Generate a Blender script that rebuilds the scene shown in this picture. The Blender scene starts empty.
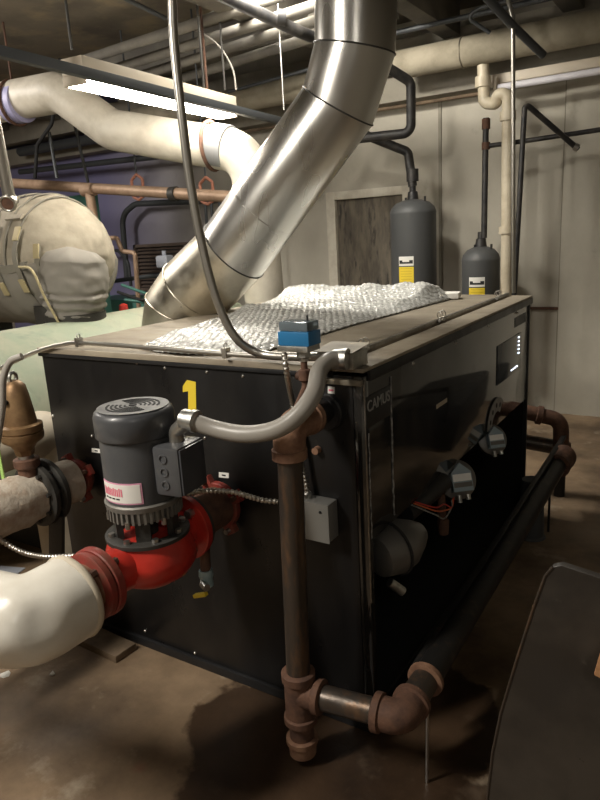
import bpy, bmesh, math, random
from mathutils import Vector, Matrix, noise
random.seed(7)
PI = math.pi
scene = bpy.context.scene
COL = scene.collection

# ------------------------------------------------------------------ mesh helpers
def V(*a): return Vector(a if len(a) > 1 else a[0])

def frame_of(d):
    d = V(d).normalized()
    up = Vector((0, 0, 1)) if abs(d.z) < .95 else Vector((0, 1, 0))
    u = up.cross(d).normalized(); v = d.cross(u)
    return u, v, d

def fillet(pts, rad, n=8):
    pts = [V(p) for p in pts]
    if rad <= 0 or len(pts) < 3: return pts
    out = [pts[0]]
    for i in range(1, len(pts)-1):
        a, b, c = pts[i-1], pts[i], pts[i+1]
        d1 = (a-b); d2 = (c-b); l1, l2 = d1.length, d2.length
        d1.normalize(); d2.normalize()
        ang = d1.angle(d2)
        if ang > PI-.03: out.append(b); continue
        t = min(rad/math.tan(ang/2), l1*.49, l2*.49)
        r = t*math.tan(ang/2)
        cen = b+(d1+d2).normalized()*(r/math.sin(ang/2))
        p, q = b+d1*t-cen, b+d2*t-cen
        w = p.angle(q); ax = p.cross(q).normalized()
        for k in range(n+1): out.append(cen+Matrix.Rotation(w*k/n, 3, ax) @ p)
    out.append(pts[-1]); return out

def catmull(pts, n=10):
    pts = [V(p) for p in pts]; P = [2*pts[0]-pts[1]]+pts+[2*pts[-1]-pts[-2]]; out = []
    for i in range(1, len(P)-2):
        for k in range(n):
            t = k/n; a, b, c, d = P[i-1], P[i], P[i+1], P[i+2]
            out.append(.5*((2*b)+(c-a)*t+(2*a-5*b+4*c-d)*t*t+(3*b-a-3*c+d)*t**3))
    out.append(pts[-1]); return out

def resample(pts, step):
    out = [pts[0]]; acc = 0
    for a, b in zip(pts, pts[1:]):
        L = (b-a).length
        if L < 1e-9: continue
        s = step-acc
        while s <= L: out.append(a+(b-a)*(s/L)); s += step
        acc = L-(s-step)
    if (out[-1]-pts[-1]).length > step*.3: out.append(pts[-1])
    return out

class MB:
    def __init__(s): s.bm = bmesh.new()
    def rings(s, rings, cap=(True, True), closed=False):
        bm = s.bm; vs = [[bm.verts.new(p) for p in r] for r in rings]; n = len(vs[0])
        m = len(vs)
        for i in range(m if closed else m-1):
            A, B = vs[i], vs[(i+1) % m]
            for k in range(n):
                try: bm.faces.new((A[k], A[(k+1) % n], B[(k+1) % n], B[k]))
                except ValueError: pass
        if not closed:
            if cap[0]: bm.faces.new(list(reversed(vs[0])))
            if cap[1]: bm.faces.new(vs[-1])
        return s
    def tube(s, pts, r, rad=0, n=14, cap=True, ribs=None, nf=8, rf=None):
        pts = fillet(pts, rad, nf)
        if ribs: pts = resample(pts, ribs/4)
        u, v, d = frame_of(pts[1]-pts[0]); R = []
        N = len(pts)
        for i, p in enumerate(pts):
            t = (pts[min(i+1, N-1)]-pts[max(i-1, 0)]).normalized()
            u = (u-t*u.dot(t)).normalized(); v = t.cross(u)
            rr = r*(1.0 if not ribs else (1.0 if (i//2) % 2 else .72))
            if rf: rr *= rf(i/(N-1))
            R.append([p+(u*math.cos(a)+v*math.sin(a))*rr for a in [2*PI*k/n for k in range(n)]])
        return s.rings(R, (cap, cap))
    def cyl(s, a, b, r, r2=None, n=24, cap=True):
        a, b = V(a), V(b); u, v, d = frame_of(b-a); r2 = r if r2 is None else r2
        return s.rings([[p+(u*math.cos(w)+v*math.sin(w))*q for w in [2*PI*k/n for k in range(n)]] for p, q in ((a, r), (b, r2))], (cap, cap))
    def lathe(s, o, d, prof, n=32, cap=True):
        o = V(o); u, v, d = frame_of(d)
        return s.rings([[o+d*t+(u*math.cos(w)+v*math.sin(w))*max(q, 1e-4) for w in [2*PI*k/n for k in range(n)]] for t, q in prof], (cap, cap))
    def torus(s, c, d, R, r, n=32, m=10, a0=0, a1=2*PI):
        c = V(c); u, v, d = frame_of(d); full = abs(a1-a0-2*PI) < 1e-6
        rg = []
        for i in range(n if full else n+1):
            a = a0+(a1-a0)*i/n; e = u*math.cos(a)+v*math.sin(a)
            rg.append([c+e*(R+r*math.cos(w))+d*(r*math.sin(w)) for w in [2*PI*k/m for k in range(m)]])
        return s.rings(rg, closed=full)
    def box(s, lo, hi, rz=0, M=None, bev=0):
        lo, hi = V(lo), V(hi); c = (lo+hi)/2; h = (hi-lo)/2
        b2 = bmesh.new(); bmesh.ops.create_cube(b2, size=1)
        for w in b2.verts: w.co = Vector((w.co.x*2*h.x, w.co.y*2*h.y, w.co.z*2*h.z))
        if bev: bmesh.ops.bevel(b2, geom=b2.edges[:], offset=bev, segments=2, affect='EDGES', profile=.6)
        T = Matrix.Translation(c) @ (M or Matrix.Rotation(rz, 4, 'Z'))
        mp = {w: s.bm.verts.new(T @ w.co) for w in b2.verts}
        for f in b2.faces: s.bm.faces.new([mp[w] for w in f.verts])
        b2.free(); return s
    def obox(s, c, X, Y, Z, bev=0):   # oriented box: half-vectors
        X, Y, Z = V(X), V(Y), V(Z)
        M = Matrix((X.normalized(), Y.normalized(), Z.normalized())).transposed().to_4x4()
        h = Vector((X.length, Y.length, Z.length)); return s.box(V(c)-h, V(c)+h, M=M, bev=bev)
    def prism(s, poly, vec):
        vec = V(vec); A = [s.bm.verts.new(V(p)) for p in poly]; B = [s.bm.verts.new(V(p)+vec) for p in poly]
        n = len(A)
        s.bm.faces.new(list(reversed(A))); s.bm.faces.new(B)
        for k in range(n): s.bm.faces.new((A[k], A[(k+1) % n], B[(k+1) % n], B[k]))
        return s
    def bolt(s, c, d, r=.009, h=.008, n=6):
        c, d = V(c), V(d).normalized(); return s.cyl(c, c+d*h, r, n=n)
    def noise(s, amp, sc, axis=None):
        for w in s.bm.verts:
            q = noise.noise_vector(w.co*sc)
            w.co += (Vector(q)*amp if axis is None else Vector(axis)*q[0]*amp)
        return s
    def build(s, name, mat, parent=None, ang=38, bev=0):
        bm = s.bm
        bmesh.ops.recalc_face_normals(bm, faces=bm.faces[:])
        for f in bm.faces: f.smooth = True
        for e in bm.edges:
            if len(e.link_faces) == 2 and e.calc_face_angle(0) > math.radians(ang): e.smooth = False
        me = bpy.data.meshes.new(name); bm.to_mesh(me); bm.free()
        me.materials.append(mat)
        o = bpy.data.objects.new(name, me); COL.objects.link(o)
        if parent is not None: attach(o, parent)
        if bev:
            m = o.modifiers.new('bevel', 'BEVEL'); m.width = bev; m.segments = 2; m.limit_method = 'ANGLE'; m.angle_limit = math.radians(40)
        return o

def wpos(o):
    p = Vector((0, 0, 0))
    while o is not None:
        p += o.location + o.matrix_parent_inverse.translation; o = o.parent
    return p
def attach(o, parent):
    o.parent = parent
    o.matrix_parent_inverse = Matrix.Translation(-wpos(parent))
def thing(name, loc, label, cat, group=None):
    o = bpy.data.objects.new(name, None); COL.objects.link(o); o.location = loc; o.empty_display_size = .05
    tag(o, label, cat, group); return o
def tag(o, label, cat, group=None):
    o['label'] = label; o['category'] = cat
    if group: o['group'] = group
    return o
def struct(o): o['kind'] = 'structure'; return o
def text(name, body, size, M, mat, parent, depth=.0006, bold=0.0, sx=1.0):
    cu = bpy.data.curves.new(name, 'FONT'); cu.body = body; cu.size = size; cu.extrude = depth; cu.offset = bold
    cu.align_x = 'CENTER'; cu.align_y = 'CENTER'
    t = bpy.data.objects.new(name, cu); COL.objects.link(t)
    dg = bpy.context.evaluated_depsgraph_get(); me = bpy.data.meshes.new_from_object(t.evaluated_get(dg))
    bpy.data.objects.remove(t); me.transform(M @ Matrix.Diagonal((sx, 1, 1, 1))); me.materials.clear(); me.materials.append(mat)
    o = bpy.data.objects.new(name, me); COL.objects.link(o)
    if parent is not None: attach(o, parent)
    return o
def basis(o, X, Y):
    X, Y = V(X).normalized(), V(Y).normalized(); Z = X.cross(Y)
    return Matrix.Translation(V(o)) @ Matrix((X, Y, Z)).transposed().to_4x4()

# ------------------------------------------------------------------ materials
def mat(name, col, rough=.5, metal=0, col2=None, scale=6, mix=(.4, .65), rvar=0, bump=0, bscale=40, detail=6,
        stretch=None, col3=None, s3=2, mix3=(.55, .7), emit=None, spec=.5, coat=0, trans=0, ior=1.45):
    m = bpy.data.materials.new(name); m.use_nodes = True; nt = m.node_tree; N = nt.nodes; L = nt.links
    b = N['Principled BSDF']
    b.inputs['Base Color'].default_value = (*col, 1); b.inputs['Roughness'].default_value = rough
    b.inputs['Metallic'].default_value = metal; b.inputs['Specular IOR Level'].default_value = spec
    b.inputs['Coat Weight'].default_value = coat; b.inputs['Transmission Weight'].default_value = trans; b.inputs['IOR'].default_value = ior
    geo = N.new('ShaderNodeNewGeometry'); src = geo.outputs['Position']
    if stretch:
        mp = N.new('ShaderNodeMapping'); mp.inputs['Scale'].default_value = stretch; L.new(src, mp.inputs[0]); src = mp.outputs[0]
    def nz(sc, det=detail):
        n = N.new('ShaderNodeTexNoise'); n.inputs['Scale'].default_value = sc; n.inputs['Detail'].default_value = det
        n.inputs['Roughness'].default_value = .62; L.new(src, n.inputs['Vector']); return n
    def ramp(s, lo, hi):
        r = N.new('ShaderNodeMapRange'); r.inputs[1].default_value = lo; r.inputs[2].default_value = hi; L.new(s, r.inputs[0]); return r.outputs[0]
    cur = None
    if col2:
        n = nz(scale); mx = N.new('ShaderNodeMix'); mx.data_type = 'RGBA'
        L.new(ramp(n.outputs[0], *mix), mx.inputs[0]); mx.inputs[6].default_value = (*col, 1); mx.inputs[7].default_value = (*col2, 1)
        cur = mx.outputs[2]
    if col3:
        n = nz(s3); mx = N.new('ShaderNodeMix'); mx.data_type = 'RGBA'
        L.new(ramp(n.outputs[0], *mix3), mx.inputs[0]); L.new(cur, mx.inputs[6]); mx.inputs[7].default_value = (*col3, 1); cur = mx.outputs[2]
    if cur is not None: L.new(cur, b.inputs['Base Color'])
    if rvar:
        n = nz(scale*1.7); r = N.new('ShaderNodeMapRange'); r.inputs[1].default_value = .3; r.inputs[2].default_value = .7
        r.inputs[3].default_value = max(0, rough-rvar); r.inputs[4].default_value = min(1, rough+rvar); L.new(n.outputs[0], r.inputs[0]); L.new(r.outputs[0], b.inputs['Roughness'])
    if bump:
        n = nz(bscale, 4); bp = N.new('ShaderNodeBump'); bp.inputs['Strength'].default_value = bump; bp.inputs['Distance'].default_value = .004
        L.new(n.outputs[0], bp.inputs['Height']); L.new(bp.outputs[0], b.inputs['Normal'])
    if emit:
        b.inputs['Emission Color'].default_value = (*emit[0], 1); b.inputs['Emission Strength'].default_value = emit[1]
    return m

M = {}
M['black_panel'] = mat('black_panel', (.008, .0075, .0075), .36, col2=(.02, .018, .016), scale=3.5, mix=(.5, .8), rvar=.12, stretch=(1, 1, .5), bump=.05, bscale=15, col3=(.055,.047,.038), s3=9, mix3=(.66,.8))
M['gloss_black'] = mat('gloss_black', (.013, .0125, .012), .07, col2=(.04, .037, .032), scale=3, mix=(.42, .75), rvar=.04, stretch=(1, 3, .6), spec=.9)
M['flat_black'] = mat('flat_black', (.006, .006, .006), .75)
M['black_paint'] = mat('black_paint', (.014, .014, .015), .45, rvar=.1, bump=.1, bscale=60)
M['black_pipe'] = mat('black_pipe', (.02, .02, .021), .45, col2=(.05, .045, .04), scale=14, rvar=.1)
M['rubber'] = mat('black_rubber', (.018, .018, .018), .8, bump=.2, bscale=80)
M['steel_edge'] = mat('steel_edge', (.45, .43, .4), .35, 1, col2=(.2, .19, .17), scale=14)
M['galv'] = mat('galvanised', (.5, .49, .46), .42, 1, col2=(.33, .33, .31), scale=30, rvar=.12)
M['duct'] = mat('duct_metal', (.6, .585, .55), .3, 1, col2=(.48, .465, .43), scale=2.5, rvar=.05, bump=.15, bscale=5, detail=2, stretch=(1.2, 1.2, .35))
M['duct_low'] = mat('duct_elbow_metal', (.6, .56, .47), .38, 1, col2=(.45, .41, .33), scale=7, rvar=.1, bump=.12, bscale=12)
M['plastic_wrap'] = mat('plastic_wrap', (.75, .75, .75), .12, bump=1, bscale=16, spec=.8)
M['bolt'] = mat('bolt_steel', (.55, .53, .5), .35, 1)
M['conduit'] = mat('conduit_steel', (.42, .4, .36), .33, .9)
M['flexgrey'] = mat('liquidtight_grey', (.27, .25, .22), .38, bump=.1, bscale=60)
M['armour'] = mat('armoured_steel', (.55, .52, .47), .38, 1)
M['cast_rust'] = mat('rusty_fitting', (.135, .068, .042), .75, .2, col2=(.075, .04, .028), scale=22, bump=.6, bscale=60)
M['rust_light'] = mat('light_rusty_fitting', (.25, .14, .085), .7, .2, col2=(.16, .08, .05), scale=26, bump=.5, bscale=70)
M['steel_pipe'] = mat('dark_steel_pipe', (.085, .07, .058), .42, .7, col2=(.17, .105, .065), scale=26, mix=(.5, .68), rvar=.12, stretch=(1, 1, .25), bump=.3, bscale=40)
M['dark_pipe'] = mat('black_iron_pipe', (.014, .013, .012), .5, .3, col2=(.06, .04, .028), scale=20, mix=(.55, .75))
M['red'] = mat('red_paint', (.5, .032, .02), .32, col2=(.36, .025, .018), scale=10, bump=.12, bscale=40, coat=.2)
M['red_rust'] = mat('weathered_red', (.24, .03, .022), .55, col2=(.14, .045, .028), scale=16, bump=.4, bscale=50)
M['motor'] = mat('motor_grey', (.055, .057, .062), .38, col2=(.072, .072, .074), scale=8, coat=.1)
M['motor_top'] = mat('motor_top_dust', (.14, .14, .135), .5, col2=(.09, .09, .09), scale=30)
M['motor_ring'] = mat('cast_grey', (.2, .19, .17), .55, .5, bump=.3)
M['iron_dark'] = mat('dark_cast_iron', (.05, .047, .042), .55, .4, bump=.4, bscale=60)
M['jacket_white'] = mat('white_pvc', (.68, .65, .58), .28, col2=(.58, .54, .46), scale=5, bump=.12, bscale=10, coat=.2)
M['pvc'] = mat('cream_pvc_pipe', (.62, .55, .42), .42, col2=(.5, .43, .31), scale=8)
M['pipe_white'] = mat('white_insulation', (.56, .52, .44), .5, col2=(.42, .38, .31), scale=5, bump=.1, bscale=14)
M['pipe_tan'] = mat('tan_pipe_insulation', (.34, .3, .225), .8, col2=(.25, .22, .16), scale=7, bump=.3)
M['rough_ins'] = mat('rough_white_insulation', (.5, .44, .36), .9, col2=(.33, .24, .17), scale=16, mix=(.45, .7), bump=1, bscale=45)
M['cream'] = mat('cream_pipe', (.52, .46, .36), .6, col2=(.42, .36, .27), scale=6)
M['canvas'] = mat('beige_canvas', (.34, .3, .23), .85, col2=(.24, .21, .16), scale=7, bump=.5, bscale=18)
M['canvas_grey'] = mat('grey_canvas', (.23, .21, .18), .8, col2=(.21, .195, .17), scale=5, bump=.3, bscale=25)
M['strap'] = mat('strap', (.2, .185, .15), .8); M['strap_gold'] = mat('strap_buckle_tab', (.42, .35, .2), .7)
M['green_ins'] = mat('pale_green_casing', (.27, .31, .225), .65, col2=(.36, .35, .26), scale=4, col3=(.2, .24, .19), s3=9, mix3=(.55, .75), bump=.15, bscale=12)
M['teal'] = mat('teal_paint', (.07, .2, .165), .5)
M['copper'] = mat('old_copper', (.42, .29, .2), .5, .3, col2=(.32, .21, .14), scale=14)
M['copper_red'] = mat('red_oxide', (.3, .12, .075), .6)
M['bronze'] = mat('bronze', (.27, .17, .085), .5, .6, col2=(.17, .1, .05), scale=18, bump=.2)
M['blue'] = mat('blue_plastic', (.02, .15, .33), .35)
M['clear'] = mat('clear_plastic', (.8, .85, .9), .05, trans=1, ior=1.1)
M['yellow'] = mat('yellow_vinyl', (.75, .56, .04), .5)
M['white'] = mat('white_paper', (.75, .73, .68), .6)
M['pink'] = mat('pink_print', (.75, .2, .27), .6); M['pinkborder'] = mat('pink_border', (.66, .3, .42), .6)
M['ink'] = mat('black_ink', (.02, .02, .02), .6)
M['tank'] = mat('tank_grey', (.078, .08, .081), .5, bump=.2, bscale=60)
M['dust'] = mat('dusty_lid', (.33, .285, .215), .6, .15, col2=(.24, .2, .15), scale=3.5, col3=(.12, .105, .09), s3=3, mix3=(.58, .72), stretch=(1, 2, 1), rvar=.15)
M['dustrail'] = mat('dusty_rail', (.3, .265, .2), .55, .3, col2=(.17, .15, .12), scale=12)
M['dim_metal'] = mat('grey_burner_casting', (.17, .165, .155), .42, .6, bump=.2)
M['label_blue'] = mat('blue_grey_label', (.3, .38, .43), .5)
M['valve_label'] = mat('valve_label_white', (.95, .95, .92), .5)
M['orange'] = mat('orange_wire', (.6, .13, .04), .5)
M['bead'] = mat('scratched_white_edge', (.35, .34, .32), .6, col2=(.1, .1, .1), scale=60, mix=(.4, .6))
M['shell'] = mat('dusty_black_steel', (.026, .022, .0185), .4, col2=(.05, .042, .034), scale=5, rvar=.14, col3=(.07, .06, .05), s3=22, mix3=(.66, .78), bump=.06, bscale=12)
M['wood'] = mat('wood', (.4, .21, .1), .6, col2=(.3, .14, .06), scale=10, stretch=(1, 1, 6))
M['plank'] = mat('old_plank', (.17, .12, .075), .8, col2=(.1, .07, .045), scale=12)
M['ply'] = mat('dark_weathered_board', (.11, .095, .075), .85, col2=(.2, .17, .13), scale=7, stretch=(2, 2, .5), col3=(.05, .045, .04), s3=11)
M['frame_paint'] = mat('cream_frame', (.66, .62, .52), .6, col2=(.55, .5, .41), scale=9)
M['slat'] = mat('brown_slat', (.16, .12, .1), .7)
M['strut'] = mat('dark_strut', (.075, .08, .085), .5, .4)
M['fixture'] = mat('fixture_enamel', (.55, .48, .38), .5)
M['lamp'] = mat('lamp_glow', (1, 1, 1), .5, emit=((1.0, .94, .83), 30))
M['lamp_off'] = mat('unlit_tube', (.72, .7, .74), .25)
M['led'] = mat('status_light', (.7, .75, 1), .5, emit=((.75, .85, 1.0), 2.6))
M['screen'] = mat('grey_display', (.05, .058, .066), .12)
M['green_tag'] = mat('green_tag', (.35, .55, .16), .6)
M['oxide'] = mat('blue_oxide', (.3, .4, .42), .7)
M['red_plastic'] = mat('red_plastic', (.5, .04, .03), .5)
M['lite'] = mat('grey_blue_housing', (.35, .37, .42), .5)

# wall: cast concrete, lavender colour on its left stretch
def wall_mat():
    m = mat('wall_concrete', (.53, .495, .42), .85, col2=(.4, .37, .305), scale=1.6, mix=(.35, .7), bump=.5, bscale=14, col3=(.28, .25, .2), s3=3.5, mix3=(.62, .8), stretch=(1, 1, .7))
    nt = m.node_tree; N, L = nt.nodes, nt.links; b = N['Principled BSDF']; cur = b.inputs['Base Color'].links[0].from_socket
    g = N.new('ShaderNodeNewGeometry'); sp = N.new('ShaderNodeSeparateXYZ'); L.new(g.outputs[0], sp.inputs[0])
    nz = N.new('ShaderNodeTexNoise'); nz.inputs['Scale'].default_value = 1.5
    ad = N.new('ShaderNodeMath'); ad.operation = 'ADD'; L.new(sp.outputs[0], ad.inputs[0]); L.new(nz.outputs[0], ad.inputs[1])
    r = N.new('ShaderNodeMapRange'); r.inputs[1].default_value = -2.9; r.inputs[2].default_value = -4.6; L.new(ad.outputs[0], r.inputs[0])
    mx = N.new('ShaderNodeMix'); mx.data_type = 'RGBA'; L.new(r.outputs[0], mx.inputs[0]); L.new(cur, mx.inputs[6]); mx.inputs[7].default_value = (.2, .19, .33, 1)
    L.new(mx.outputs[2], b.inputs['Base Color']); return m
M['wall'] = wall_mat()
M['wall_plain'] = mat('side_wall_concrete', (.36, .33, .27), .85, col2=(.28, .25, .2), scale=2, bump=.4, bscale=14)
M['ceiling'] = mat('ceiling_concrete', (.2, .17, .125), .9, col2=(.13, .11, .085), scale=2.2, bump=.6, bscale=12, col3=(.27, .22, .14), s3=3, mix3=(.5, .66))
M['joist'] = mat('joist_concrete', (.13, .12, .105), .85, col2=(.2, .185, .155), scale=3)
M['beam'] = mat('beam_concrete', (.3, .275, .225), .85, col2=(.22, .2, .165), scale=3, bump=.4)

def floor_mat():
    m = mat('floor_concrete', (.28, .195, .12), .62, col2=(.1, .066, .04), scale=2.2, mix=(.36, .64), bump=.35, bscale=30, col3=(.42, .35, .26), s3=4, mix3=(.58, .75), rvar=.18, detail=9)
    nt = m.node_tree; N, L = nt.nodes, nt.links; b = N['Principled BSDF']; cur = b.inputs['Base Color'].links[0].from_socket
    g = N.new('ShaderNodeNewGeometry')
    nz = N.new('ShaderNodeTexNoise'); nz.inputs['Scale'].default_value = 5; nz.inputs['Detail'].default_value = 6; L.new(g.outputs[0], nz.inputs['Vector'])
    # wet patch: distance from a point, edge broken up by noise
    def blob(c, rad, soft, amp):
        d = N.new('ShaderNodeVectorMath'); d.operation = 'DISTANCE'; L.new(g.outputs[0], d.inputs[0]); d.inputs[1].default_value = c
        a = N.new('ShaderNodeMath'); a.operation = 'MULTIPLY_ADD'; L.new(nz.outputs[0], a.inputs[0]); a.inputs[1].default_value = amp; L.new(d.outputs['Value'], a.inputs[2])
        r = N.new('ShaderNodeMapRange'); r.inputs[1].default_value = rad+amp*.5; r.inputs[2].default_value = rad+amp*.5-soft; L.new(a.outputs[0], r.inputs[0]); return r.outputs[0]
    w = blob((-0.068, -0.073, 0.000), .5, .03, .5)
    mx = N.new('ShaderNodeMix'); mx.data_type = 'RGBA'; mx.blend_type = 'MULTIPLY'; L.new(w, mx.inputs[0]); L.new(cur, mx.inputs[6]); mx.inputs[7].default_value = (.26, .22, .2, 1)
    w2 = blob((-0.548, -0.469, 0.000), .05, .08, .16)
    m2 = N.new('ShaderNodeMix'); m2.data_type = 'RGBA'; L.new(w2, m2.inputs[0]); L.new(mx.outputs[2], m2.inputs[6]); m2.inputs[7].default_value = (.24, .06, .035, 1)
    L.new(m2.outputs[2], b.inputs['Base Color'])
    rr = b.inputs['Roughness'].links[0].from_socket; m3 = N.new('ShaderNodeMix'); m3.data_type = 'FLOAT'
    L.new(w, m3.inputs[0]); L.new(rr, m3.inputs[2]); m3.inputs[3].default_value = .42; L.new(m3.outputs[0], b.inputs['Roughness'])
    return m
M['floor'] = floor_mat()

def bubble_mat():
    m = mat('bubble_wrap', (.5, .5, .475), .14, spec=.9)
    nt = m.node_tree; N, L = nt.nodes, nt.links; b = N['Principled BSDF']
    tc = N.new('ShaderNodeTexCoord')
    v = N.new('ShaderNodeTexVoronoi'); v.inputs['Scale'].default_value = 55; v.inputs['Randomness'].default_value = 1; L.new(tc.outputs['UV'], v.inputs['Vector'])
    r = N.new('ShaderNodeMapRange'); r.inputs[1].default_value = .0; r.inputs[2].default_value = .55; r.inputs[3].default_value = 1; r.inputs[4].default_value = 0; L.new(v.outputs['Distance'], r.inputs[0])
    bp = N.new('ShaderNodeBump'); bp.inputs['Strength'].default_value = .6; bp.inputs['Distance'].default_value = .006; L.new(r.outputs[0], bp.inputs['Height'])
    L.new(bp.outputs[0], b.inputs['Normal']); return m
M['bubble'] = bubble_mat()

# ------------------------------------------------------------------ the room
XL, XR, YF, YB, ZC = -7.2, 2.7, -3.6, 3.9, 3.1
struct(MB().box((XL-.1, YF-.1, -.12), (XR+.1, YB+.1, 0)).build('floor', M['floor']))
struct(MB().box((XL-.1, YF-.1, ZC), (XR+.1, YB+.1, ZC+.12)).build('ceiling', M['ceiling']))
wb = struct(MB().box((XL-.1, YB, 0), (XR+.1, YB+.12, ZC)).build('wall_back', M['wall']))
struct(MB().box((XL-.12, YF, 0), (XL, YB, ZC)).build('wall_left', M['wall_plain']))
struct(MB().box((XR, YF, 0), (XR+.12, YB, ZC)).build('wall_right', M['wall_plain']))
struct(MB().box((XL-.1, YF-.12, 0), (XR+.1, YF, ZC)).build('wall_front', M['wall_plain']))
# formwork joints and the crack in the back wall
for i, x in enumerate((-1.235, -.27)):
    struct(MB().box((x-.012, YB-.012, 0), (x+.012, YB, 2.48)).build('trim_%d' % (i+1), M['beam']))
struct(MB().box((-.27, YB-.035, 0), (2.7, YB, 2.48)).build('wall_pier', M['wall']))
struct(MB().box((-1.0, YB-.02, .83), (-.27, YB, .85)).build('trim_3', M['cast_rust']))
# beam along the top of the wall, stepped
struct(MB().box((XL, YB-.16, 2.5), (XR, YB, 2.68), bev=.01).build('trim_4', M['beam']))
struct(MB().box((XL, YB-.26, 2.72), (XR, YB, 2.92), bev=.01).build('trim_5', M['beam']))
for i, x in enumerate((-6.4, -5.5, -4.6, -3.7, -2.75, -1.9, -1.05, -.2, .65, 1.5, 2.3)):
    if -5 < x < -2.5: continue
    struct(MB().box((x-.07, -.2 if x < -1.5 else YF, 2.86), (x+.07, YB-.26, ZC), bev=.01).build('trim_%d' % (i+6), M['joist']))
struct(MB().box((XL, 2.9, 2.88), (-1.2, 3.05, ZC), bev=.01).build('trim_20', M['joist']))
# boarded opening in the back wall
a, b = (-2.249, 3.900, 1.796), (-1.612, 3.900, 1.847)
x0, x1, zt = -2.2, -1.55, 1.79
w = struct(MB().box((x0, YB-.02, .35), (x1, YB+.005, zt)).build('window_1', M['ply']))
fr = MB(); fr.box((x0-.09, YB-.06, .35), (x0, YB, zt+.07), bev=.004); fr.box((x1, YB-.06, .35), (x1+.09, YB, zt+.07), bev=.004); fr.box((x0, YB-.06, zt), (x1, YB, zt+.07), bev=.004)
fr.build('window_frame', M['frame_paint'], w)

# ------------------------------------------------------------------ boiler
W, Lb, H = 1.357, 1.844, 1.15
bo = thing('boiler', (-W/2, Lb/2, 0), 'large black boiler cabinet with glossy right side and dusty lid', 'boiler')
MB().box((-W, 0, .035), (-.035, .02, 1.135), bev=.002).build('front_panel', M['black_panel'], bo)
MB().box((-W, .02, .03), (-W+.02, Lb-.02, 1.135)).build('left_panel', M['black_panel'], bo)
MB().box((-W, Lb-.02, .03), (-.02, Lb, 1.135)).build('rear_panel', M['black_panel'], bo)
MB().box((-.034, .001, .03), (-.001, .03, 1.135), bev=.003).build('corner_post', M['gloss_black'], bo)
MB().box((-.006, .0015, .45), (.001, .006, 1.13)).build('corner_strip', M['steel_edge'], bo)
MB().box((-.03, Lb-.016, .03), (-.003, Lb, 1.14), bev=.002).build('corner_post', M['black_paint'], bo)
MB().box((-.022, .03, .64), (-.004, Lb-.018, 1.12), bev=.001).build('side_panel', M['gloss_black'], bo)
MB().box((-.5, .03, .04), (-.48, Lb-.03, 1.12)).build('inner_partition', M['flat_black'], bo)
MB().box((-W+.02, .03, .03), (-.02, Lb-.03, .05)).build('floor_pan', M['flat_black'], bo)
MB().box((-W-.005, -.012, 0), (.0, .012, .034), bev=.003).box((-W-.005, Lb-.012, 0), (0, Lb+.005, .034)).box((-.02, 0, 0), (.0, Lb, .034)).build('base_rail', M['black_paint'], bo)
# lid: dusty sheet with a folded rim, a groove and a rail on the right side
MB().box((-W-.01, -.012, 1.142), (-.11, Lb+.01, 1.162), bev=.003).build('lid', M['dust'], bo)
MB().box((-.094, -.008, 1.148), (.004, Lb+.01, 1.158), bev=.002).build('lid_edge', M['dust'], bo)
MB().box((-.11, 0, 1.13), (-.094, Lb+.01, 1.142)).build('lid_groove', M['flat_black'], bo)
MB().box((-.125, .17, 1.158), (-.11, Lb+.01, 1.172), bev=.003).build('lid_rail', M['steel_edge'], bo)
MB().box((-.0035, .03, 1.118), (.006, Lb+.01, 1.148), bev=.002).build('lid_flange', M['black_paint'], bo)
MB().box((-W-.01, -.010, 1.128), (-.12, -.0, 1.142), bev=.003).build('front_flange', M['black_paint'], bo)
MB().box((-.19, -.016, 1.112), (-.0, .0, 1.128), bev=.003).build('front_flange', M['dustrail'], bo)
for sx, sy, sz in (((-1.046, 0.000, 1.139)), ((-0.856, 0.000, 1.128)), ((-0.729, 0.000, 1.118)), ((-0.550, 0.000, 1.116)), ((-0.409, 0.000, 1.112)), ((-1.346, 0.000, 0.893)), ((-1.136, 0.000, 0.836)), ((-0.985, 0.000, 0.062)), ((-0.733, 0.000, 0.046)), ((-0.496, 0.000, 0.026)), ((-0.585, 0.000, 0.894))):
    MB().lathe((sx, 0, sz), (0, -1, 0), ((0, .006), (.002, .0055), (.004, .003)), n=10).build('screw', M['bolt'], bo)
for sy in (.35, .75, 1.15, 1.6):
    MB().lathe((-.004, sy, 1.105), (1, 0, 0), ((0, .006), (.003, .005), (.005, .002)), n=8).build('screw', M['bolt'], bo)
# painted/taped number one and stickers
def on_front(poly, name, m, t=.0012):
    pts = [(p[0], -.0002, p[2]) for p in poly]
    return MB().prism(pts, (0, -t, 0)).build(name, m, bo)
on_front(((-0.637, 0.000, 1.084), (-0.600, 0.000, 1.080), (-0.612, 0.000, 0.966), (-0.647, 0.000, 0.962), (-0.636, 0.000, 1.047), (-0.660, 0.000, 1.042), (-0.657, 0.000, 1.062)), 'number_one', M['yellow'])
for nm, (px) in (('sticker', ((-1.146, 0.000, 0.788), (-1.096, 0.000, 0.790), (-1.099, 0.000, 0.774), (-1.149, 0.000, 0.772))), ('sticker', ((-0.538, 0.000, 0.783), (-0.497, 0.000, 0.786), (-0.499, 0.000, 0.768), (-0.540, 0.000, 0.765))), ('sticker', ((-0.112, 0.000, 1.103), (-0.090, 0.000, 1.101), (-0.091, 0.000, 1.081), (-0.113, 0.000, 1.082)))):
    s = on_front(px, nm, M['white'])
    c = (V(px[0])+V(px[2]))/2
    MB().box((c.x-.008, -.0018, c.z-.003), (c.x+.008, -.0011, c.z+.002)).build('print', M['ink'] if px[0][0] < -.3 else M['pink'], s)
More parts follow.
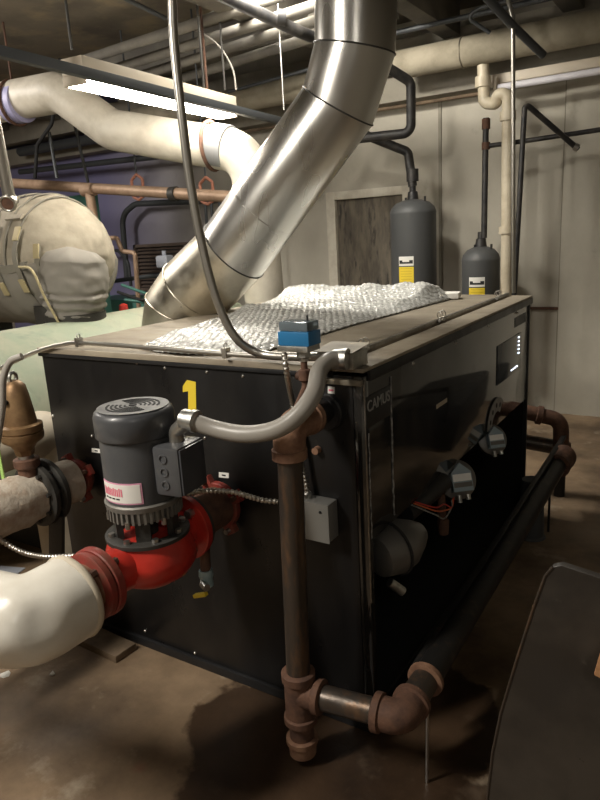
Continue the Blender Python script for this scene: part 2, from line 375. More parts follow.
# nameplate with raised letters on the right side
npl = MB().box((-.0038, .012, .985), (-.0005, .17, 1.075), bev=.001).build('nameplate', M['black_paint'], bo)
text('nameplate_lettering', 'CAMUS', .045, basis((.0002, .091, 1.045), (0, 1, 0), (0, 0, 1)), mat('letter_grey', (.3, .3, .29), .5), npl, bold=.0005)
for y0, z0, z1 in ((.022, .65, .98), (.178, .66, 1.118)):
    mb = MB(); zz = z0; pts = []
    while zz < z1: pts.append((-.0015, y0+random.uniform(-.003, .003), zz)); zz += .02
    mb.tube(pts, .0028, n=6); mb.build('edge_bead', M['bead'], bo)
MB().box((-.0042, .55, .905), (-.003, .655, .92)).build('sticker', M['cream'], bo)  # narrow cream strip on the panel face
# vent slots and grille in the upper rear corner
MB().box((-.0042, 1.56, 1.04), (-.003, 1.76, 1.085)).build('vent_grille', M['black_paint'], bo)
ds = MB().box((-.0045, 1.28, .825), (-.001, 1.68, 1.0), bev=.001).build('display', M['screen'], bo)
for k in range(5): MB().box((-.001, 1.62, .905+.019*k), (.0002, 1.638, .911+.019*k)).build('status_light', M['led'], ds)  # small glowing dots along the display's side and bottom
for k in range(4): MB().box((-.001, 1.5+.033*k, .845), (.0002, 1.515+.033*k, .851)).build('status_light', M['led'], ds)
# burners seen under the side panel
def burner(y, z, s):
    # a dark blower housing behind a gas valve with a pointed cover and a label
    c = V(.02, y, z)
    f = V(.62, -.66, .42).normalized(); u = V(.72, .66, 0).normalized(); w = f.cross(u)*-1
    if w.z < 0: w = -w
    hb = MB().lathe(c-f*.10*s, f, ((0, .07*s), (.04*s, .095*s), (.075*s, .095*s), (.085*s, .08*s)), n=28).build('blower_housing', M['dim_metal'], bo)
    def P(a, b_, d): return c+u*a*s+w*b_*s+f*d*s
    gv = MB().prism([P(-.05, -.06, 0), P(.05, -.06, 0), P(.05, .03, 0), P(0, .075, 0), P(-.05, .03, 0)], f*.035*s).build('gas_valve', M['label_blue'], bo, bev=.002)
    MB().prism([P(-.045, -.012, .0355), (P(.045, -.012, .0355)), P(.045, .022, .0355), P(-.045, .022, .0355)], f*.001).build('valve_label', M['valve_label'], gv)
    MB().prism([P(-.045, -.04, .0355), (P(.045, -.04, .0355)), P(.045, -.018, .0355), P(-.045, -.018, .0355)], f*.001).build('valve_label', M['dim_metal'], gv)
    MB().cyl(P(-.02, -.075, .01), P(-.02, -.11, .01), .012*s).cyl(P(.025, -.075, .01), P(.025, -.1, .01), .012*s).build('fitting', M['galv'], bo)
    return P
burner(.72, .59, .8)
burner(1.17, .615, .7)
# nearest blower: round casting with a belt around it
c = V(-.025, .10, .55)
bh = MB().lathe(c, (.35, .93, .1), ((-.01, .04), (0, .068), (.05, .082), (.065, .084), (.11, .08), (.16, .055), (.19, .035)), n=32).build('blower_housing', M['dim_metal'], bo)
MB().torus(c+V(.35, .93, .1).normalized()*.065, (.35, .93, .1), .086, .005).build('belt', M['rubber'], bh)
MB().obox(c+V(.1, .085, .02), (.002, 0, 0), (0, .012, 0), (0, 0, .022)).build('sticker', M['white'], bh)
MB().cyl(c+V(.03, .02, -.09), c+V(.06, .05, -.13), .015).build('fitting', M['galv'], bh)
MB().cyl((-.03, .32, .6), (.0, .6, .62), .035).build('burner_tube', M['black_paint'], bo)
MB().tube(((-.02, .63, .56), (-.01, .63, .4)), .016, n=14).build('gas_pipe', M['cast_rust'], bo)
MB().lathe((-.01, .63, .4), (0, 0, 1), ((0, .02), (.05, .023), (.06, .018)), n=10).build('fitting', M['cast_rust'], bo)
for q, col in ((0, 'orange'), (.012, 'red_plastic'), (-.015, 'bead')):
    MB().tube(catmull(((.0, .33+q, .64), (.04, .42, .585+q), (.035, .52, .545+q*2), (.04, .58, .535), (.03, .62+q, .55))), .0028, n=6).build('wire', M[col], bo)
# pale crescent put on the panel's lower rear as a ring's painted reflection
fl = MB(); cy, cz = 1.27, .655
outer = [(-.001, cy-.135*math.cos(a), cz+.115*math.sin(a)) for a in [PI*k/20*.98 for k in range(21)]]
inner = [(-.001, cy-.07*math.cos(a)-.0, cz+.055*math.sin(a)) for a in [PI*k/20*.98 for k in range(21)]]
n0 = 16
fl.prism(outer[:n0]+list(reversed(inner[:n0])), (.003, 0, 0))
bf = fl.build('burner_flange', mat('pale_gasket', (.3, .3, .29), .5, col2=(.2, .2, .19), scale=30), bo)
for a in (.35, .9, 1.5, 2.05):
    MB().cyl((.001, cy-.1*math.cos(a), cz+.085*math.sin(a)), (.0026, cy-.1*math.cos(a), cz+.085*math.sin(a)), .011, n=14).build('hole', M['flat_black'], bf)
# wire hooks on the lid's right rail
for y in (.2, .86, 1.62):
    mb = MB()
    for d in (0, .03): mb.torus((-.105, y+d, 1.19), (.3, 1, 0), .013, .002, n=16, m=6)
    mb.cyl((-.105, y-.01, 1.167), (-.105, y+.045, 1.167), .006, n=8); mb.build('lid_clip', M['bolt'], bo)
# round knockout bushing on the front, next to the top elbow
MB().lathe((-.11, 0, 1.03), (0, -1, 0), ((0, .05), (.02, .05), (.025, .046), (.03, .046)), n=28).build('pipe_collar', M['black_paint'], bo)
MB().cyl((-.155, 0, .91), (-.155, -.02, .91), .011, n=12).build('plug', M['rust_light'], bo)

# ------------------------------------------------------------------ bubble wrap
def bubble():
    bm = bmesh.new(); uvl = bm.loops.layers.uv.new('uv'); nu, nv = 150, 260; g = []
    Lp = [V(-.9, .06), V(-1.0, .3), V(-1.12, .7), V(-1.25, 1.2), V(-1.27, 1.75)]
    Rp = [V(-.42, .06), V(-.405, .17), V(-.40, .72), V(-.36, 1.2), V(-.33, 1.62)]
    def ev(P, t):
        s = t*(len(P)-1); i = min(int(s), len(P)-2); f = s-i; return P[i].lerp(P[i+1], f)
    uvs = {}
    for j in range(nv+1):
        t = j/nv; a, b_ = ev(Lp, t), ev(Rp, t); row = []
        for i in range(nu+1):
            s = i/nu; p = a.lerp(b_, s)
            p.y -= .05*math.sin(s*PI)*(1-t)
            q = noise.noise(Vector((p.x*5, p.y*5, 0)))
            ridge = math.exp(-((p.y-1.5-.05*math.sin(p.x*9))/.17)**2)
            ridge2 = math.exp(-((p.y-1.12-.3*(p.x+.8))/.06)**2)
            edge = min(1, s*14, (1-s)*14, t*20)
            z = 1.164+edge*(.012+.014*max(q, 0)+ridge*(.068+.02*noise.noise(Vector((p.x*12, p.y*8, 2))))+ridge2*.022)
            gu, gv = p.x/.03, p.y/.026; gu += .5*(int(math.floor(gv)) % 2); fu, fv = gu-math.floor(gu)-.5, gv-math.floor(gv)-.5
            z += .007*math.sqrt(max(0, 1-(fu*fu+fv*fv)/.2))*(.6+.6*abs(noise.noise(Vector((p.x*30, p.y*30, 5)))))
            vtx = bm.verts.new((p.x, p.y, z)); uvs[vtx] = (p.x, p.y+z); row.append(vtx)
        g.append(row)
    for j in range(nv):
        for i in range(nu):
            f = bm.faces.new((g[j][i], g[j][i+1], g[j+1][i+1], g[j+1][i])); f.smooth = True
            for lp in f.loops: lp[uvl].uv = uvs[lp.vert]
    me = bpy.data.meshes.new('bubble_wrap'); bm.to_mesh(me); bm.free(); me.materials.append(M['bubble'])
    o = bpy.data.objects.new('bubble_wrap', me); COL.objects.link(o)
    m = o.modifiers.new('thick', 'SOLIDIFY'); m.thickness = .003; m.offset = 1
    return tag(o, 'crumpled clear bubble wrap sheet spread over the boiler lid', 'packaging')
bubble()
tag(MB().box((-.42, 1.60, 1.166), (-.30, 1.70, 1.195), rz=.2, bev=.008).build('foam_strip', M['white']), 'small white foam strip poking out beside the bubble wrap on the lid', 'packaging')

# ------------------------------------------------------------------ flue duct
fd = thing('flue_duct', (-1.66, .95, .4), 'big shiny sheet metal flue duct rising diagonally behind the boiler to the ceiling', 'duct')
CP = [V(-1.56, .98, .0), V(-1.56, .98, .9), V(-1.555, .982, 1.07), V(-1.525, .99, 1.18), V(-1.44, 1.0, 1.275)]; C3 = CP[4]; C2 = CP[3]
rl_ = [.185, .19, .195, .195, .188]
G0 = V(-1.19, 1.02, 1.46); CPx = CP+[G0]
def mring(P, i, r, n=56):
    d1 = (P[i]-P[max(i-1, 0)]) if i else (P[1]-P[0]); d2 = (P[min(i+1, len(P)-1)]-P[i]) if i < len(P)-1 else d1
    d1, d2 = d1.normalized(), d2.normalized(); nn = (d1+d2).normalized(); b0 = Vector((0, 1, 0)); e = b0.cross(d2).normalized(); b0 = d2.cross(e)
    out = []
    for k in range(n):
        w = 2*PI*k/n; q = (e*math.cos(w)+b0*math.sin(w))*r; out.append(P[i]+q-d2*(q.dot(nn)/d2.dot(nn)))
    return out
def mtorus(P, i, r, rr):
    mb = MB(); L_ = mring(P, i, r); n = len(L_); rings = []
    for k in range(n):
        t = (L_[(k+1) % n]-L_[k-1]).normalized(); o_ = (L_[k]-P[i]).normalized(); w_ = t.cross(o_)
        rings.append([L_[k]+o_*rr*math.cos(a)+w_*rr*math.sin(a) for a in [2*PI*q/8 for q in range(8)]])
    return mb.rings(rings, closed=True)
for i in range(4):
    MB().rings([mring(CPx, i, rl_[i]), mring(CPx, i+1, rl_[i+1])]).build('elbow_gore', M['duct_low'], fd)
    mtorus(CPx, i+1, rl_[i+1]+.001, .003).build('seam', M['duct_low'], fd)
G = [C3, V(-1.19, 1.02, 1.46), V(-.64, 1.1, 2.035), V(-.553, 1.1, 2.24), V(-.535, 1.1, 2.5), V(-.535, 1.1, 3.1)]
rg_ = [.188, .175, .163, .165, .168, .168]
for i in range(5):
    MB().rings([mring(G, i, rg_[i]), mring(G, i+1, rg_[i+1])]).build('duct_section', M['duct_low' if i == 0 else 'duct'], fd)
for i in (1, 2, 3, 4):
    mtorus(G, i, rg_[i]+.001, .0035 if i < 4 else .003).build('seam', M['iron_dark'] if i < 4 else M['duct'], fd)
q_ = V(-1.02, 1.045, 1.64)
MB().torus(q_, G[2]-G[1], .171, .003, n=56, m=8).build('seam', M['duct'], fd)
for k in range(9):
    a = k*.7; u, v, d = frame_of(C3-C2); p = C3-d*.03+(u*math.cos(a)+v*math.sin(a))*(.185)
    MB().cyl(p, p+(u*math.cos(a)+v*math.sin(a))*.004, .006, n=8).build('screw', M['iron_dark'], fd)

# ------------------------------------------------------------------ pump
pu = thing('circulator_pump', (-.52, -.35, .6), 'red inline circulator pump with a dark grey upright motor, bolted to the boiler front', 'pump')
cx, cy0 = -.52, -.35
vol = MB().lathe((cx, cy0, .585), (0, 0, 1), ((0, .04), (.005, .08), (.025, .11), (.055, .128), (.085, .128), (.115, .118), (.142, .11)), n=40)
vol.lathe((cx, -.54, .665), (0, 1, 0), ((0, .062), (.05, .06), (.1, .062), (.16, .06)), n=32)
vol.noise(.003, 12)
vol.lathe((cx, -.16, .68), (0, -1, 0), ((0, .058), (.07, .06), (.12, .062), (.15, .062)), n=32)
vol.build('volute', M['red'], pu)
ifl = MB().lathe((cx, -.555, .667), (0, 1, 0), ((0, .092), (.003, .095), (.022, .095), (.026, .09)), n=40).build('inlet_flange', M['red_rust'], pu)
ofl = MB().lathe((cx, -.215, .68), (0, 1, 0), ((0, .098), (.003, .102), (.022, .102), (.026, .098)), n=40).build('outlet_flange', M['red'], pu)
for a in (.9, 2.3, 3.9, 5.3):
    MB().cyl((cx+.075*math.cos(a), -.235, .68+.075*math.sin(a)), (cx+.075*math.cos(a), -.21, .68+.075*math.sin(a)), .014, n=6).build('bolt', M['bolt'], ofl)
    MB().cyl((cx+.07*math.cos(a), -.61, .667+.07*math.sin(a)), (cx+.07*math.cos(a), -.51, .667+.07*math.sin(a)), .011, n=6).build('bolt', M['cast_rust'], ifl)
ar = MB().lathe((cx, cy0, .722), (0, 0, 1), ((0, .114), (.002, .118), (.012, .118), (.014, .113), (.014, .085), (.004, .08)), n=48).build('adapter_ring', M['iron_dark'], pu)
for k in range(8):
    a = k*PI/4+.2; p = V(cx+.1*math.cos(a), cy0+.1*math.sin(a), .736)
    MB().cyl(p, p+V(0, 0, .01), .0095, n=6).build('bolt', M['bolt'], ar)
br = MB()
for k in range(5):
    a = k*2*PI/5+.35; c = V(cx+.078*math.cos(a), cy0+.078*math.sin(a), .775)
    br.obox(c, V(math.cos(a), math.sin(a), 0)*.009, V(-math.sin(a), math.cos(a), 0)*.02, (0, 0, .045))
br.cyl((cx, cy0, .728), (cx, cy0, .82), .03, n=20)
br.build('bracket', M['iron_dark'], pu)
cz0 = -0.025
rg = MB().lathe((cx, cy0, 0.7900), (0, 0, 1), ((0, .088), (.002, .092), (.05, .094), (.052, .09)), n=48)
for k in range(40):
    a = 2*PI*k/40; e = V(math.cos(a), math.sin(a), 0); t = V(-math.sin(a), math.cos(a), 0)
    rg.obox(V(cx, cy0, 0.8100)+e*.097, e*.007, t*.0035, (0, 0, .018))
rg.lathe((cx, cy0, 0.8250), (0, 0, 1), ((0, .105), (.014, .107), (.018, .103)), n=48)
rg.build('end_ring', M['motor_ring'], pu)
for a in (3.9, 5.0, 6.0, 2.9):
    p = V(cx+.1*math.cos(a), cy0+.1*math.sin(a), .78); MB().cyl(p, p+V(0, 0, .02), .007, n=6).build('bolt', M['bolt'], pu)
MB().lathe((cx, cy0, 0.8410), (0, 0, 1), ((0, .097), (.003, .1), (.165, .1), (.175, .097), (.19, .097)), n=56).build('motor_body', M['motor'], pu)
cap = MB().lathe((cx, cy0, 1.0200), (0, 0, 1), ((0, .105), (.004, .108), (.056, .108), (.068, .104), (.074, .096), (.077, .05), (.077, .0)), n=56, cap=True).build('fan_cover', M['motor'], pu)
tp = MB().lathe((cx, cy0, 1.0965), (0, 0, 1), ((0, .096), (.001, .096), (.0016, .0)), n=48).build('cover_top', M['motor_top'], cap)
for r in (.022, .034, .046, .058, .07):
    for q in range(2):
        A = [q*PI+.35+(PI-.7)*k/14 for k in range(15)]; zt_ = cz0+1.1225
        poly = [(cx+(r+.0026)*math.cos(a), cy0+(r+.0026)*math.sin(a), zt_) for a in A]+[(cx+(r-.0026)*math.cos(a), cy0+(r-.0026)*math.sin(a), zt_) for a in reversed(A)]
        MB().prism(poly, (0, 0, .0016)).build('vent_slot', M['flat_black'], cap)
MB().cyl((cx, cy0, 1.0975), (cx, cy0, 1.1000), .011, n=16).build('cover_screw', M['flat_black'], cap)
# junction box on the right side of the motor
jd = V(.93, .1, 0).normalized(); jt = V(-jd.y, jd.x, 0)
jc = V(cx, cy0, 0.9400)+jd*.135
jb = MB().obox(jc, jd*.042, jt*.058, (0, 0, .068), bev=.012).build('junction_box', M['motor'], pu)
MB().obox(jc+jd*.044, jd*.003, jt*.053, (0, 0, .062), bev=.003).build('box_cover', mat('box_cover_grey', (.05, .052, .058), .3), jb)
for k in (-1, 0, 1):
    MB().torus(jc-jt*.059+V(0, 0, .036*k)-jd*.006, jt, .011, .0025, n=20, m=6).build('knockout', M['motor'], jb)
# curved label on the motor body
def curved(zlo, zhi, a0, a1, r, name, m, par, n=14, t=.0008):
    mb = MB(); rr = []
    for k in range(n+1):
        a = a0+(a1-a0)*k/n; e = V(math.cos(a), math.sin(a), 0); c = V(cx, cy0, 0)
        rr.append([c+e*r+V(0, 0, zlo), c+e*(r+t)+V(0, 0, zlo), c+e*(r+t)+V(0, 0, zhi), c+e*r+V(0, 0, zhi)])
    mb.rings(rr); return mb.build(name, m, par)
al0, al1 = math.radians(-122), math.radians(-44)
lb = curved(.851, .910, al0, al1, .1001, 'motor_label', M['pinkborder'], pu)
curved(.855, .906, al0+.05, al1-.05, .1009, 'label_face', M['white'], lb)
for k in range(11):
    a = al0+.13+k*.065; curved(.873, .896-.002*(k % 3), a, a+.04, .1017, 'label_print', M['pink'], lb, n=3)
for k in range(4):
    a = al0+.16+k*.15; curved(.863, .867, a, a+.11, .1017, 'label_print', M['ink'], lb, n=3)

# pipe stub between pump and boiler
ps = thing('boiler_outlet_stub', (-.52, -.08, .68), 'rusty flanged pipe stub between the red pump and the boiler front', 'pipe')
MB().cyl((cx, -.185, .68), (cx, -.02, .685), .066, n=32).build('pipe_stub', M['cast_rust'], ps)
MB().lathe((cx, -.187, .68), (0, 1, 0), ((0, .095), (.012, .095), (.014, .07)), n=36).build('flange', M['iron_dark'], ps)
def oval_flange(y, x, z, par, m, r=.075):
    mb = MB().lathe((x, y, z), (0, 1, 0), ((0, r), (.003, r+.003), (.02, r+.003), (.022, r)), n=32)
    for a in (0, PI/2, PI, 3*PI/2):
        a += .5; c = V(x+(r+.005)*math.cos(a), y+.01, z+(r+.005)*math.sin(a))
        mb.obox(c, V(math.cos(a), 0, math.sin(a))*.022, (0, .012, 0), V(-math.sin(a), 0, math.cos(a))*.02, bev=.004)
    o = mb.build('flange', m, par)
    for a in (0, PI/2, PI, 3*PI/2):
        a += .5; c = V(x+(r+.012)*math.cos(a), y-.02, z+(r+.012)*math.sin(a)); MB().cyl(c, c+V(0, .045, 0), .009, n=6).build('bolt', M['galv'] if a > 5 else M['cast_rust'], o)
    return o
oval_flange(-.045, cx, .685, ps, M['red_rust'])
# drain with yellow handle
dv = thing('drain_valve', (-.55, -.1, .5), 'small drain pipe with a yellow lever handle hanging below the rusty boiler stub', 'valve')
d0, d1 = V(cx+.0, -.12, .635), V(cx-.0, -.13, .49)
MB().cyl(d0, d1, .017, n=16).build('drop_pipe', M['cast_rust'], dv)
MB().lathe(d1+V(0, 0, .01), (0, 0, -1), ((0, .022), (.02, .024), (.03, .02), (.055, .022), (.06, .014)), n=14).build('valve_body', M['oxide'], dv)
MB().cyl(d1+V(.0, -.02, -.03), d1+V(.03, -.035, -.03), .012, n=10).build('outlet', M['galv'], dv)
MB().obox(d1+V(.0, -.035, -.062), V(.026, 0, .01), (0, .008, 0), (-.002, 0, .006), bev=.003).build('lever_handle', M['yellow'], dv)

# white insulated elbow at the pump inlet
we = thing('insulated_pipe_elbow', (-.55, -.7, .56), 'white jacketed pipe elbow with dents, joined to the left flange of the red pump', 'pipe')
path = fillet([(cx, -.625, .667), (cx, -.76, .664), (cx-.78, -.86, .655), (cx-.78, -.86, 0)], .125, 16)
mb = MB().tube(path, .108, n=40)
for w_ in mb.bm.verts:
    for dc, dr, da in ((V((-0.420, -0.778, 0.704)), .06, .016), (V((-0.500, -0.737, 0.749)), .045, .012)):
        dd = (w_.co-dc).length
        if dd < dr*1.6: w_.co -= (w_.co-V(cx-.06, -.72, .664)).normalized()*da*math.exp(-(dd/dr)**2*2)
mb.noise(.005, 7); mb.noise(.0025, 22)
mb.build('pvc_jacket', M['jacket_white'], we)
MB().torus((cx, -.628, .667), (0, 1, 0), .1, .012, n=40).build('jacket_rim', M['cream'], we)
MB().cyl((cx, -.63, .667), (cx, -.578, .667), .068, n=28).noise(.004, 30).build('pipe_neck', M['rust_light'], we)
MB().lathe((cx, -.58, .667), (0, 1, 0), ((0, .085), (.004, .092), (.02, .092), (.023, .088)), n=36).build('flange', M['red_rust'], we)

# left return line: flange, insulated pipe, butterfly valve, rough insulation
lx, lz = -1.21, .672
rl = thing('insulated_return_pipe', (lx, -.1, .6), 'thick pipe in rough whitish insulation leaving the left of the boiler front', 'pipe')
oval_flange(-.045, lx, lz, rl, M['red_rust'], .07)
MB().cyl((lx, -.07, lz), (lx, .0, lz), .055).build('pipe_stub', M['cast_rust'], rl)
MB().tube([(lx, -.065, lz), (lx, -.10, lz), (lx, -.16, lz)], .083, n=36).noise(.003, 22).build('insulation', M['rough_ins'], rl)
MB().tube(resample(fillet([(lx, -.225, lz), (lx, -.64, lz), (lx, -.64, 0)], .14, 8), .03), .094, n=36, rf=lambda t: 1 if t > .03 else .9).noise(.009, 22).build('insulation', M['rough_ins'], rl)
bv = thing('butterfly_valve', (lx, -.2, .56), 'black disc shaped valve between sections of the left rough insulated pipe', 'valve')
for y in (-.225, -.18): MB().lathe((lx, y, lz), (0, 1, 0), ((0, .112), (.003, .118), (.02, .118), (.023, .112)), n=40).build('flange', M['iron_dark'], bv)
MB().cyl((lx, -.207, lz), (lx, -.185, lz), .098, n=36).build('valve_body', M['black_paint'], bv)
for k in range(8):
    a = k*PI/4+.2; MB().cyl((lx+.095*math.cos(a), -.24, lz+.095*math.sin(a)), (lx+.095*math.cos(a), -.155, lz+.095*math.sin(a)), .008, n=6).build('bolt', M['galv'] if k == 2 else M['iron_dark'], bv)
MB().obox((lx+.04, -.19, lz-.17), (.035, 0, -.008), (0, .008, 0), (.022, 0, .1), bev=.004).build('lever', M['iron_dark'], bv)
MB().obox((lx+.09, -.2, lz-.265), (.03, 0, .006), (0, .004, 0), (0, 0, .006)).build('lever_tag', M['yellow'], bv)

# bronze relief valve
bx, by = -1.21, -.255
rv = thing('relief_valve', (bx, by, .77), 'bronze pressure relief valve with a green tag, standing on the left insulated pipe', 'valve')
T0 = V((-1.210, -0.233, 0.748)); T1 = V((-1.118, -0.270, 1.169))
bx, by = T0.x, T0.y
def zr(z, prof, name, m, n=28): return MB().lathe((bx, by, z), (0, 0, 1), prof, n=n).build(name, m, rv)
z0 = T0.z-.02
zr(z0-.05, ((0, .022), (.07, .022)), 'riser_nipple', M['oxide'])
zr(z0+.02, ((0, .03), (.004, .034), (.03, .034), (.04, .044), (.065, .044), (.068, .038)), 'reducer', M['cast_rust'])
zr(z0+.085, ((0, .026), (.015, .026)), 'nipple', M['galv'])
zr(z0+.10, ((0, .03), (.018, .034), (.02, .036)), 'hex_neck', M['bronze'], 6)
zr(z0+.12, ((0, .032), (.02, .045), (.035, .068), (.045, .072), (.062, .072), (.065, .066), (.07, .072), (.09, .072), (.095, .062)), 'valve_body', M['bronze'])
zr(z0+.212, ((0, .056), (.03, .053), (.1, .043), (.135, .036), (.15, .022), (.155, .01)), 'bonnet', M['bronze'])
MB().torus((bx, by, z0+.375), (1, .3, 0), .018, .006, n=16, m=8).build('lift_ring', M['galv'], rv)
MB().obox((bx-.06, by-.06, z0+.09), (.008, .0, .0), (0, .002, 0), (.0, 0, .07)).build('green_tag', M['green_tag'], rv)
MB().cyl((bx+.01, by-.045, z0+.3), (bx+.012, by-.056, z0+.3), .009, n=10).build('port', M['flat_black'], rv)
MB().tube(catmull(((-1.014, -0.320, 1.203), (-1.050, -0.340, 1.186), (-1.070, -0.360, 1.132), (-1.087, -0.370, 1.036), (-1.141, -0.380, 0.900))), .011, n=10).build('sensing_tube', M['flexgrey'], rv)

# ------------------------------------------------------------------ steel riser in front
rp = thing('steel_pipe_riser', (-.14, -.2, .03), 'rusty dark steel pipe down the boiler front, then along the floor at its right', 'pipe')
ex, ey = (-0.118, -0.200, 0.989)[0], -.2
base = V(-.142, -.2, .03)
topz = .985
E1 = V(-.122, -.2, 1.0)
MB().cyl((-.14, -.2, .27), (-.12, -.2, .97), .034, n=36).build('riser', M['steel_pipe'], rp)
tez = .235
MB().tube([(-.12, -.2, .955), (-.118, -.2, 1.038), (-.113, -.10, 1.038)], .043, .06, n=32, nf=12).lathe((-.121, -.2, .95), (0, 0, 1), ((0, .042), (.003, .047), (.028, .047), (.032, .042)), n=36).build('top_elbow', M['rust_light'], rp)
MB().lathe((-.114, -.105, 1.038), (0, 1, 0), ((-.012, .042), (-.008, .047), (.012, .047), (.015, .042)), n=32).build('elbow_collar', M['rust_light'], rp)
MB().cyl((-.113, -.1, 1.038), (-.112, 0, 1.038), .033, n=24).build('nipple', M['dark_pipe'], rp)
tee = MB().cyl((-.1405, -.2, .15), (-.14, -.2, .30), .043, n=32)
tee.lathe((-.1398, -.2, .275), (0, 0, 1), ((0, .043), (.004, .049), (.026, .049), (.03, .043)), n=36).lathe((-.1405, -.2, .135), (0, 0, 1), ((0, .043), (.004, .049), (.022, .049), (.026, .043)), n=36)
t1 = V((0.166, -0.165, 0.233))
hd = (V(t1.x, -.165, t1.z)-V(-.14, -.2, tez-.005)).normalized()
tz = V(-.14, -.2, tez-.0)
tee.cyl(tz, tz+hd*.06, .042, n=32).lathe(tz+hd*.05, hd, ((0, .043), (.004, .05), (.022, .05), (.026, .043)), n=36)
tee.build('tee', M['cast_rust'], rp)
MB().cyl((-.1405, -.2, .06), (-.1405, -.2, .14), .036, n=32).build('drip_leg', M['cast_rust'], rp)
MB().lathe((-.1405, -.2, .022), (0, 0, 1), ((0, .032), (.006, .04), (.04, .042), (.045, .047), (.06, .047), (.063, .04)), n=32).build('cap', M['rust_light'], rp)
el = tz+hd*(t1-tz).length
MB().cyl(tz+hd*.07, el-hd*.06, .036, n=36).build('nipple', M['steel_pipe'], rp)
ld0 = V((0.160, 0.038, 0.206)); far = V((0.160, 1.953, 0.299))
print('floor pipe', el, ld0, far)
ld = (far-ld0).normalized()
em = MB().tube([el-hd*.07, el, el+ld*.07], .047, .06, n=32, nf=12)
em.lathe(el-hd*.08, hd, ((0, .047), (.003, .054), (.022, .054), (.026, .047)), n=36).lathe(el+ld*.055, ld, ((0, .047), (.003, .054), (.02, .054), (.024, .047)), n=36)
em.build('floor_elbow', M['cast_rust'], rp)
MB().cyl(el+ld*.07, el+ld*.16, .04, n=32).build('nipple', M['steel_pipe'], rp)
c2 = el+ld*.16
MB().lathe(c2, ld, ((0, .042), (.003, .053), (.016, .054), (.024, .048), (.03, .042)), n=36).build('union', M['rust_light'], rp)
fe = far
MB().cyl(c2+ld*.02, fe, .042, n=32).build('long_pipe', M['dark_pipe'], rp)
MB().lathe(fe-ld*.14, ld, ((0, .05), (.003, .062), (.1, .06), (.12, .066), (.15, .066), (.155, .05)), n=36).build('end_fitting', M['cast_rust'], rp)
# angle iron above the long pipe
g0, g1 = V((0.130, -0.001, 0.263)), V((0.130, 2.202, 0.362))
gd = (g1-g0).normalized()
ai = MB().obox((g0+g1)/2, gd*((g1-g0).length/2), gd.cross(V(0, 0, 1)).normalized()*.012, (0, 0, .009), bev=.001)
tag(ai.build('steel_bar', M['dark_pipe']), 'thin black steel bar lying just above the long floor pipe beside the boiler', 'bar')
# support rods
tag(MB().cyl((0.211, -0.104, 0.000), (0.213, -0.100, 0.229), .005, n=10).build('support_rod', M['bolt']), 'thin bright steel rod propped under the rusty union, in front of the boiler corner', 'rod')
pf = far-ld*.3
tag(MB().cyl((pf.x, pf.y, pf.z-.044), (pf.x, pf.y, 0), .006, n=8).build('support_rod', M['dark_pipe']), 'thin dark rod holding up the far end of the long floor pipe', 'rod')

# rusty loop behind boiler
bl = thing('rear_pipe_loop', (.05, 2.1, .1), 'two rusty pipes joined by elbows, coming from behind the boiler near the wall', 'pipe')
u0, u1, u2 = V((-0.072, 2.100, 0.485)), V((0.105, 2.150, 0.444)), V((0.112, 2.150, 0.270))
MB().tube([u0-V(.15, 0, 0), u0, u1, u2], .042, .07, n=22).build('upper_bend', M['cast_rust'], bl)
MB().lathe(u1+(u2-u1)*.75, u2-u1, ((0, .046), (.003, .052), (.03, .052), (.034, .044)), n=24).build('collar', M['cast_rust'], bl)
MB().lathe(u0+(u1-u0)*.3, u1-u0, ((0, .046), (.003, .052), (.03, .052), (.034, .044)), n=24).build('collar', M['cast_rust'], bl)
l0, l1 = V((-0.078, 2.100, 0.327)), V((0.085, 2.150, 0.284))
MB().cyl(l0-V(.2, 0, 0), l1, .042, n=22).build('lower_pipe', M['steel_pipe'], bl)
MB().cyl((u2.x, 2.15, u2.z), (u2.x, 2.15, 0), .03, n=16).build('leg', M['dark_pipe'], bl)
# plastic-looking pale pedestal seen behind the pipes
tag(MB().lathe(V((0.096, 1.569, 0.000)), (0, 0, 1), ((0, .07), (.01, .06), (.25, .055), (.3, .05)), n=24).build('floor_pedestal', M['strut']), 'dull round pedestal on the floor behind the long black pipe', 'pedestal')

# ------------------------------------------------------------------ controls and conduit on the boiler front
ct = thing('pressure_switch', (-.17, -.06, 1.1), 'blue pressure switch with a clear cover above the rusty elbow', 'switch')
c = V((-0.134, -0.100, 1.267))
MB().box(c+V(-.048, -.032, -.03), c+V(.048, .032, .008), rz=.0, bev=.004).build('blue_housing', M['blue'], ct)
MB().box(c+V(-.045, -.03, .008), c+V(.045, .03, .034), bev=.006).build('clear_cover', mat('smoky_cover', (.25, .3, .33), .1, trans=.55, ior=1.2), ct)
MB().box(c+V(-.03, -.014, .006), c+V(.0, .014, .024)).box(c+V(.01, -.02, .006), c+V(.03, .012, .026)).build('mechanism', M['motor'], ct)
MB().cyl(c+V(.028, 0, .03), c+V(.028, 0, .048), .003, n=8).build('pin', M['black_paint'], ct)
MB().box(c+V(-.05, -.034, -.045), c+V(.044, .03, -.03), bev=.001).build('base_plate', M['galv'], ct)
p0 = c+V(.01, 0, -.045); p1 = V(-.113, -.15, 1.085)
MB().lathe(p0, (0, 0, -1), ((0, .018), (.018, .02), (.022, .014), (.03, .012)), n=8).build('union_nut', M['galv'], ct)
q = V(p0.x, p0.y, p0.z-.1)
MB().tube([p0-V(0, 0, .02), q, (q.x, -.15, 1.075)], .009, .02, n=12).build('stem', M['cast_rust'], ct)
MB().lathe(q+V(0, 0, .05), (0, 0, -1), ((0, .012), (.004, .017), (.03, .018), (.035, .012)), n=12).cyl(q+V(-.024, 0, .03), q+V(.0, 0, .03), .012, n=12).build('tee', M['cast_rust'], ct)
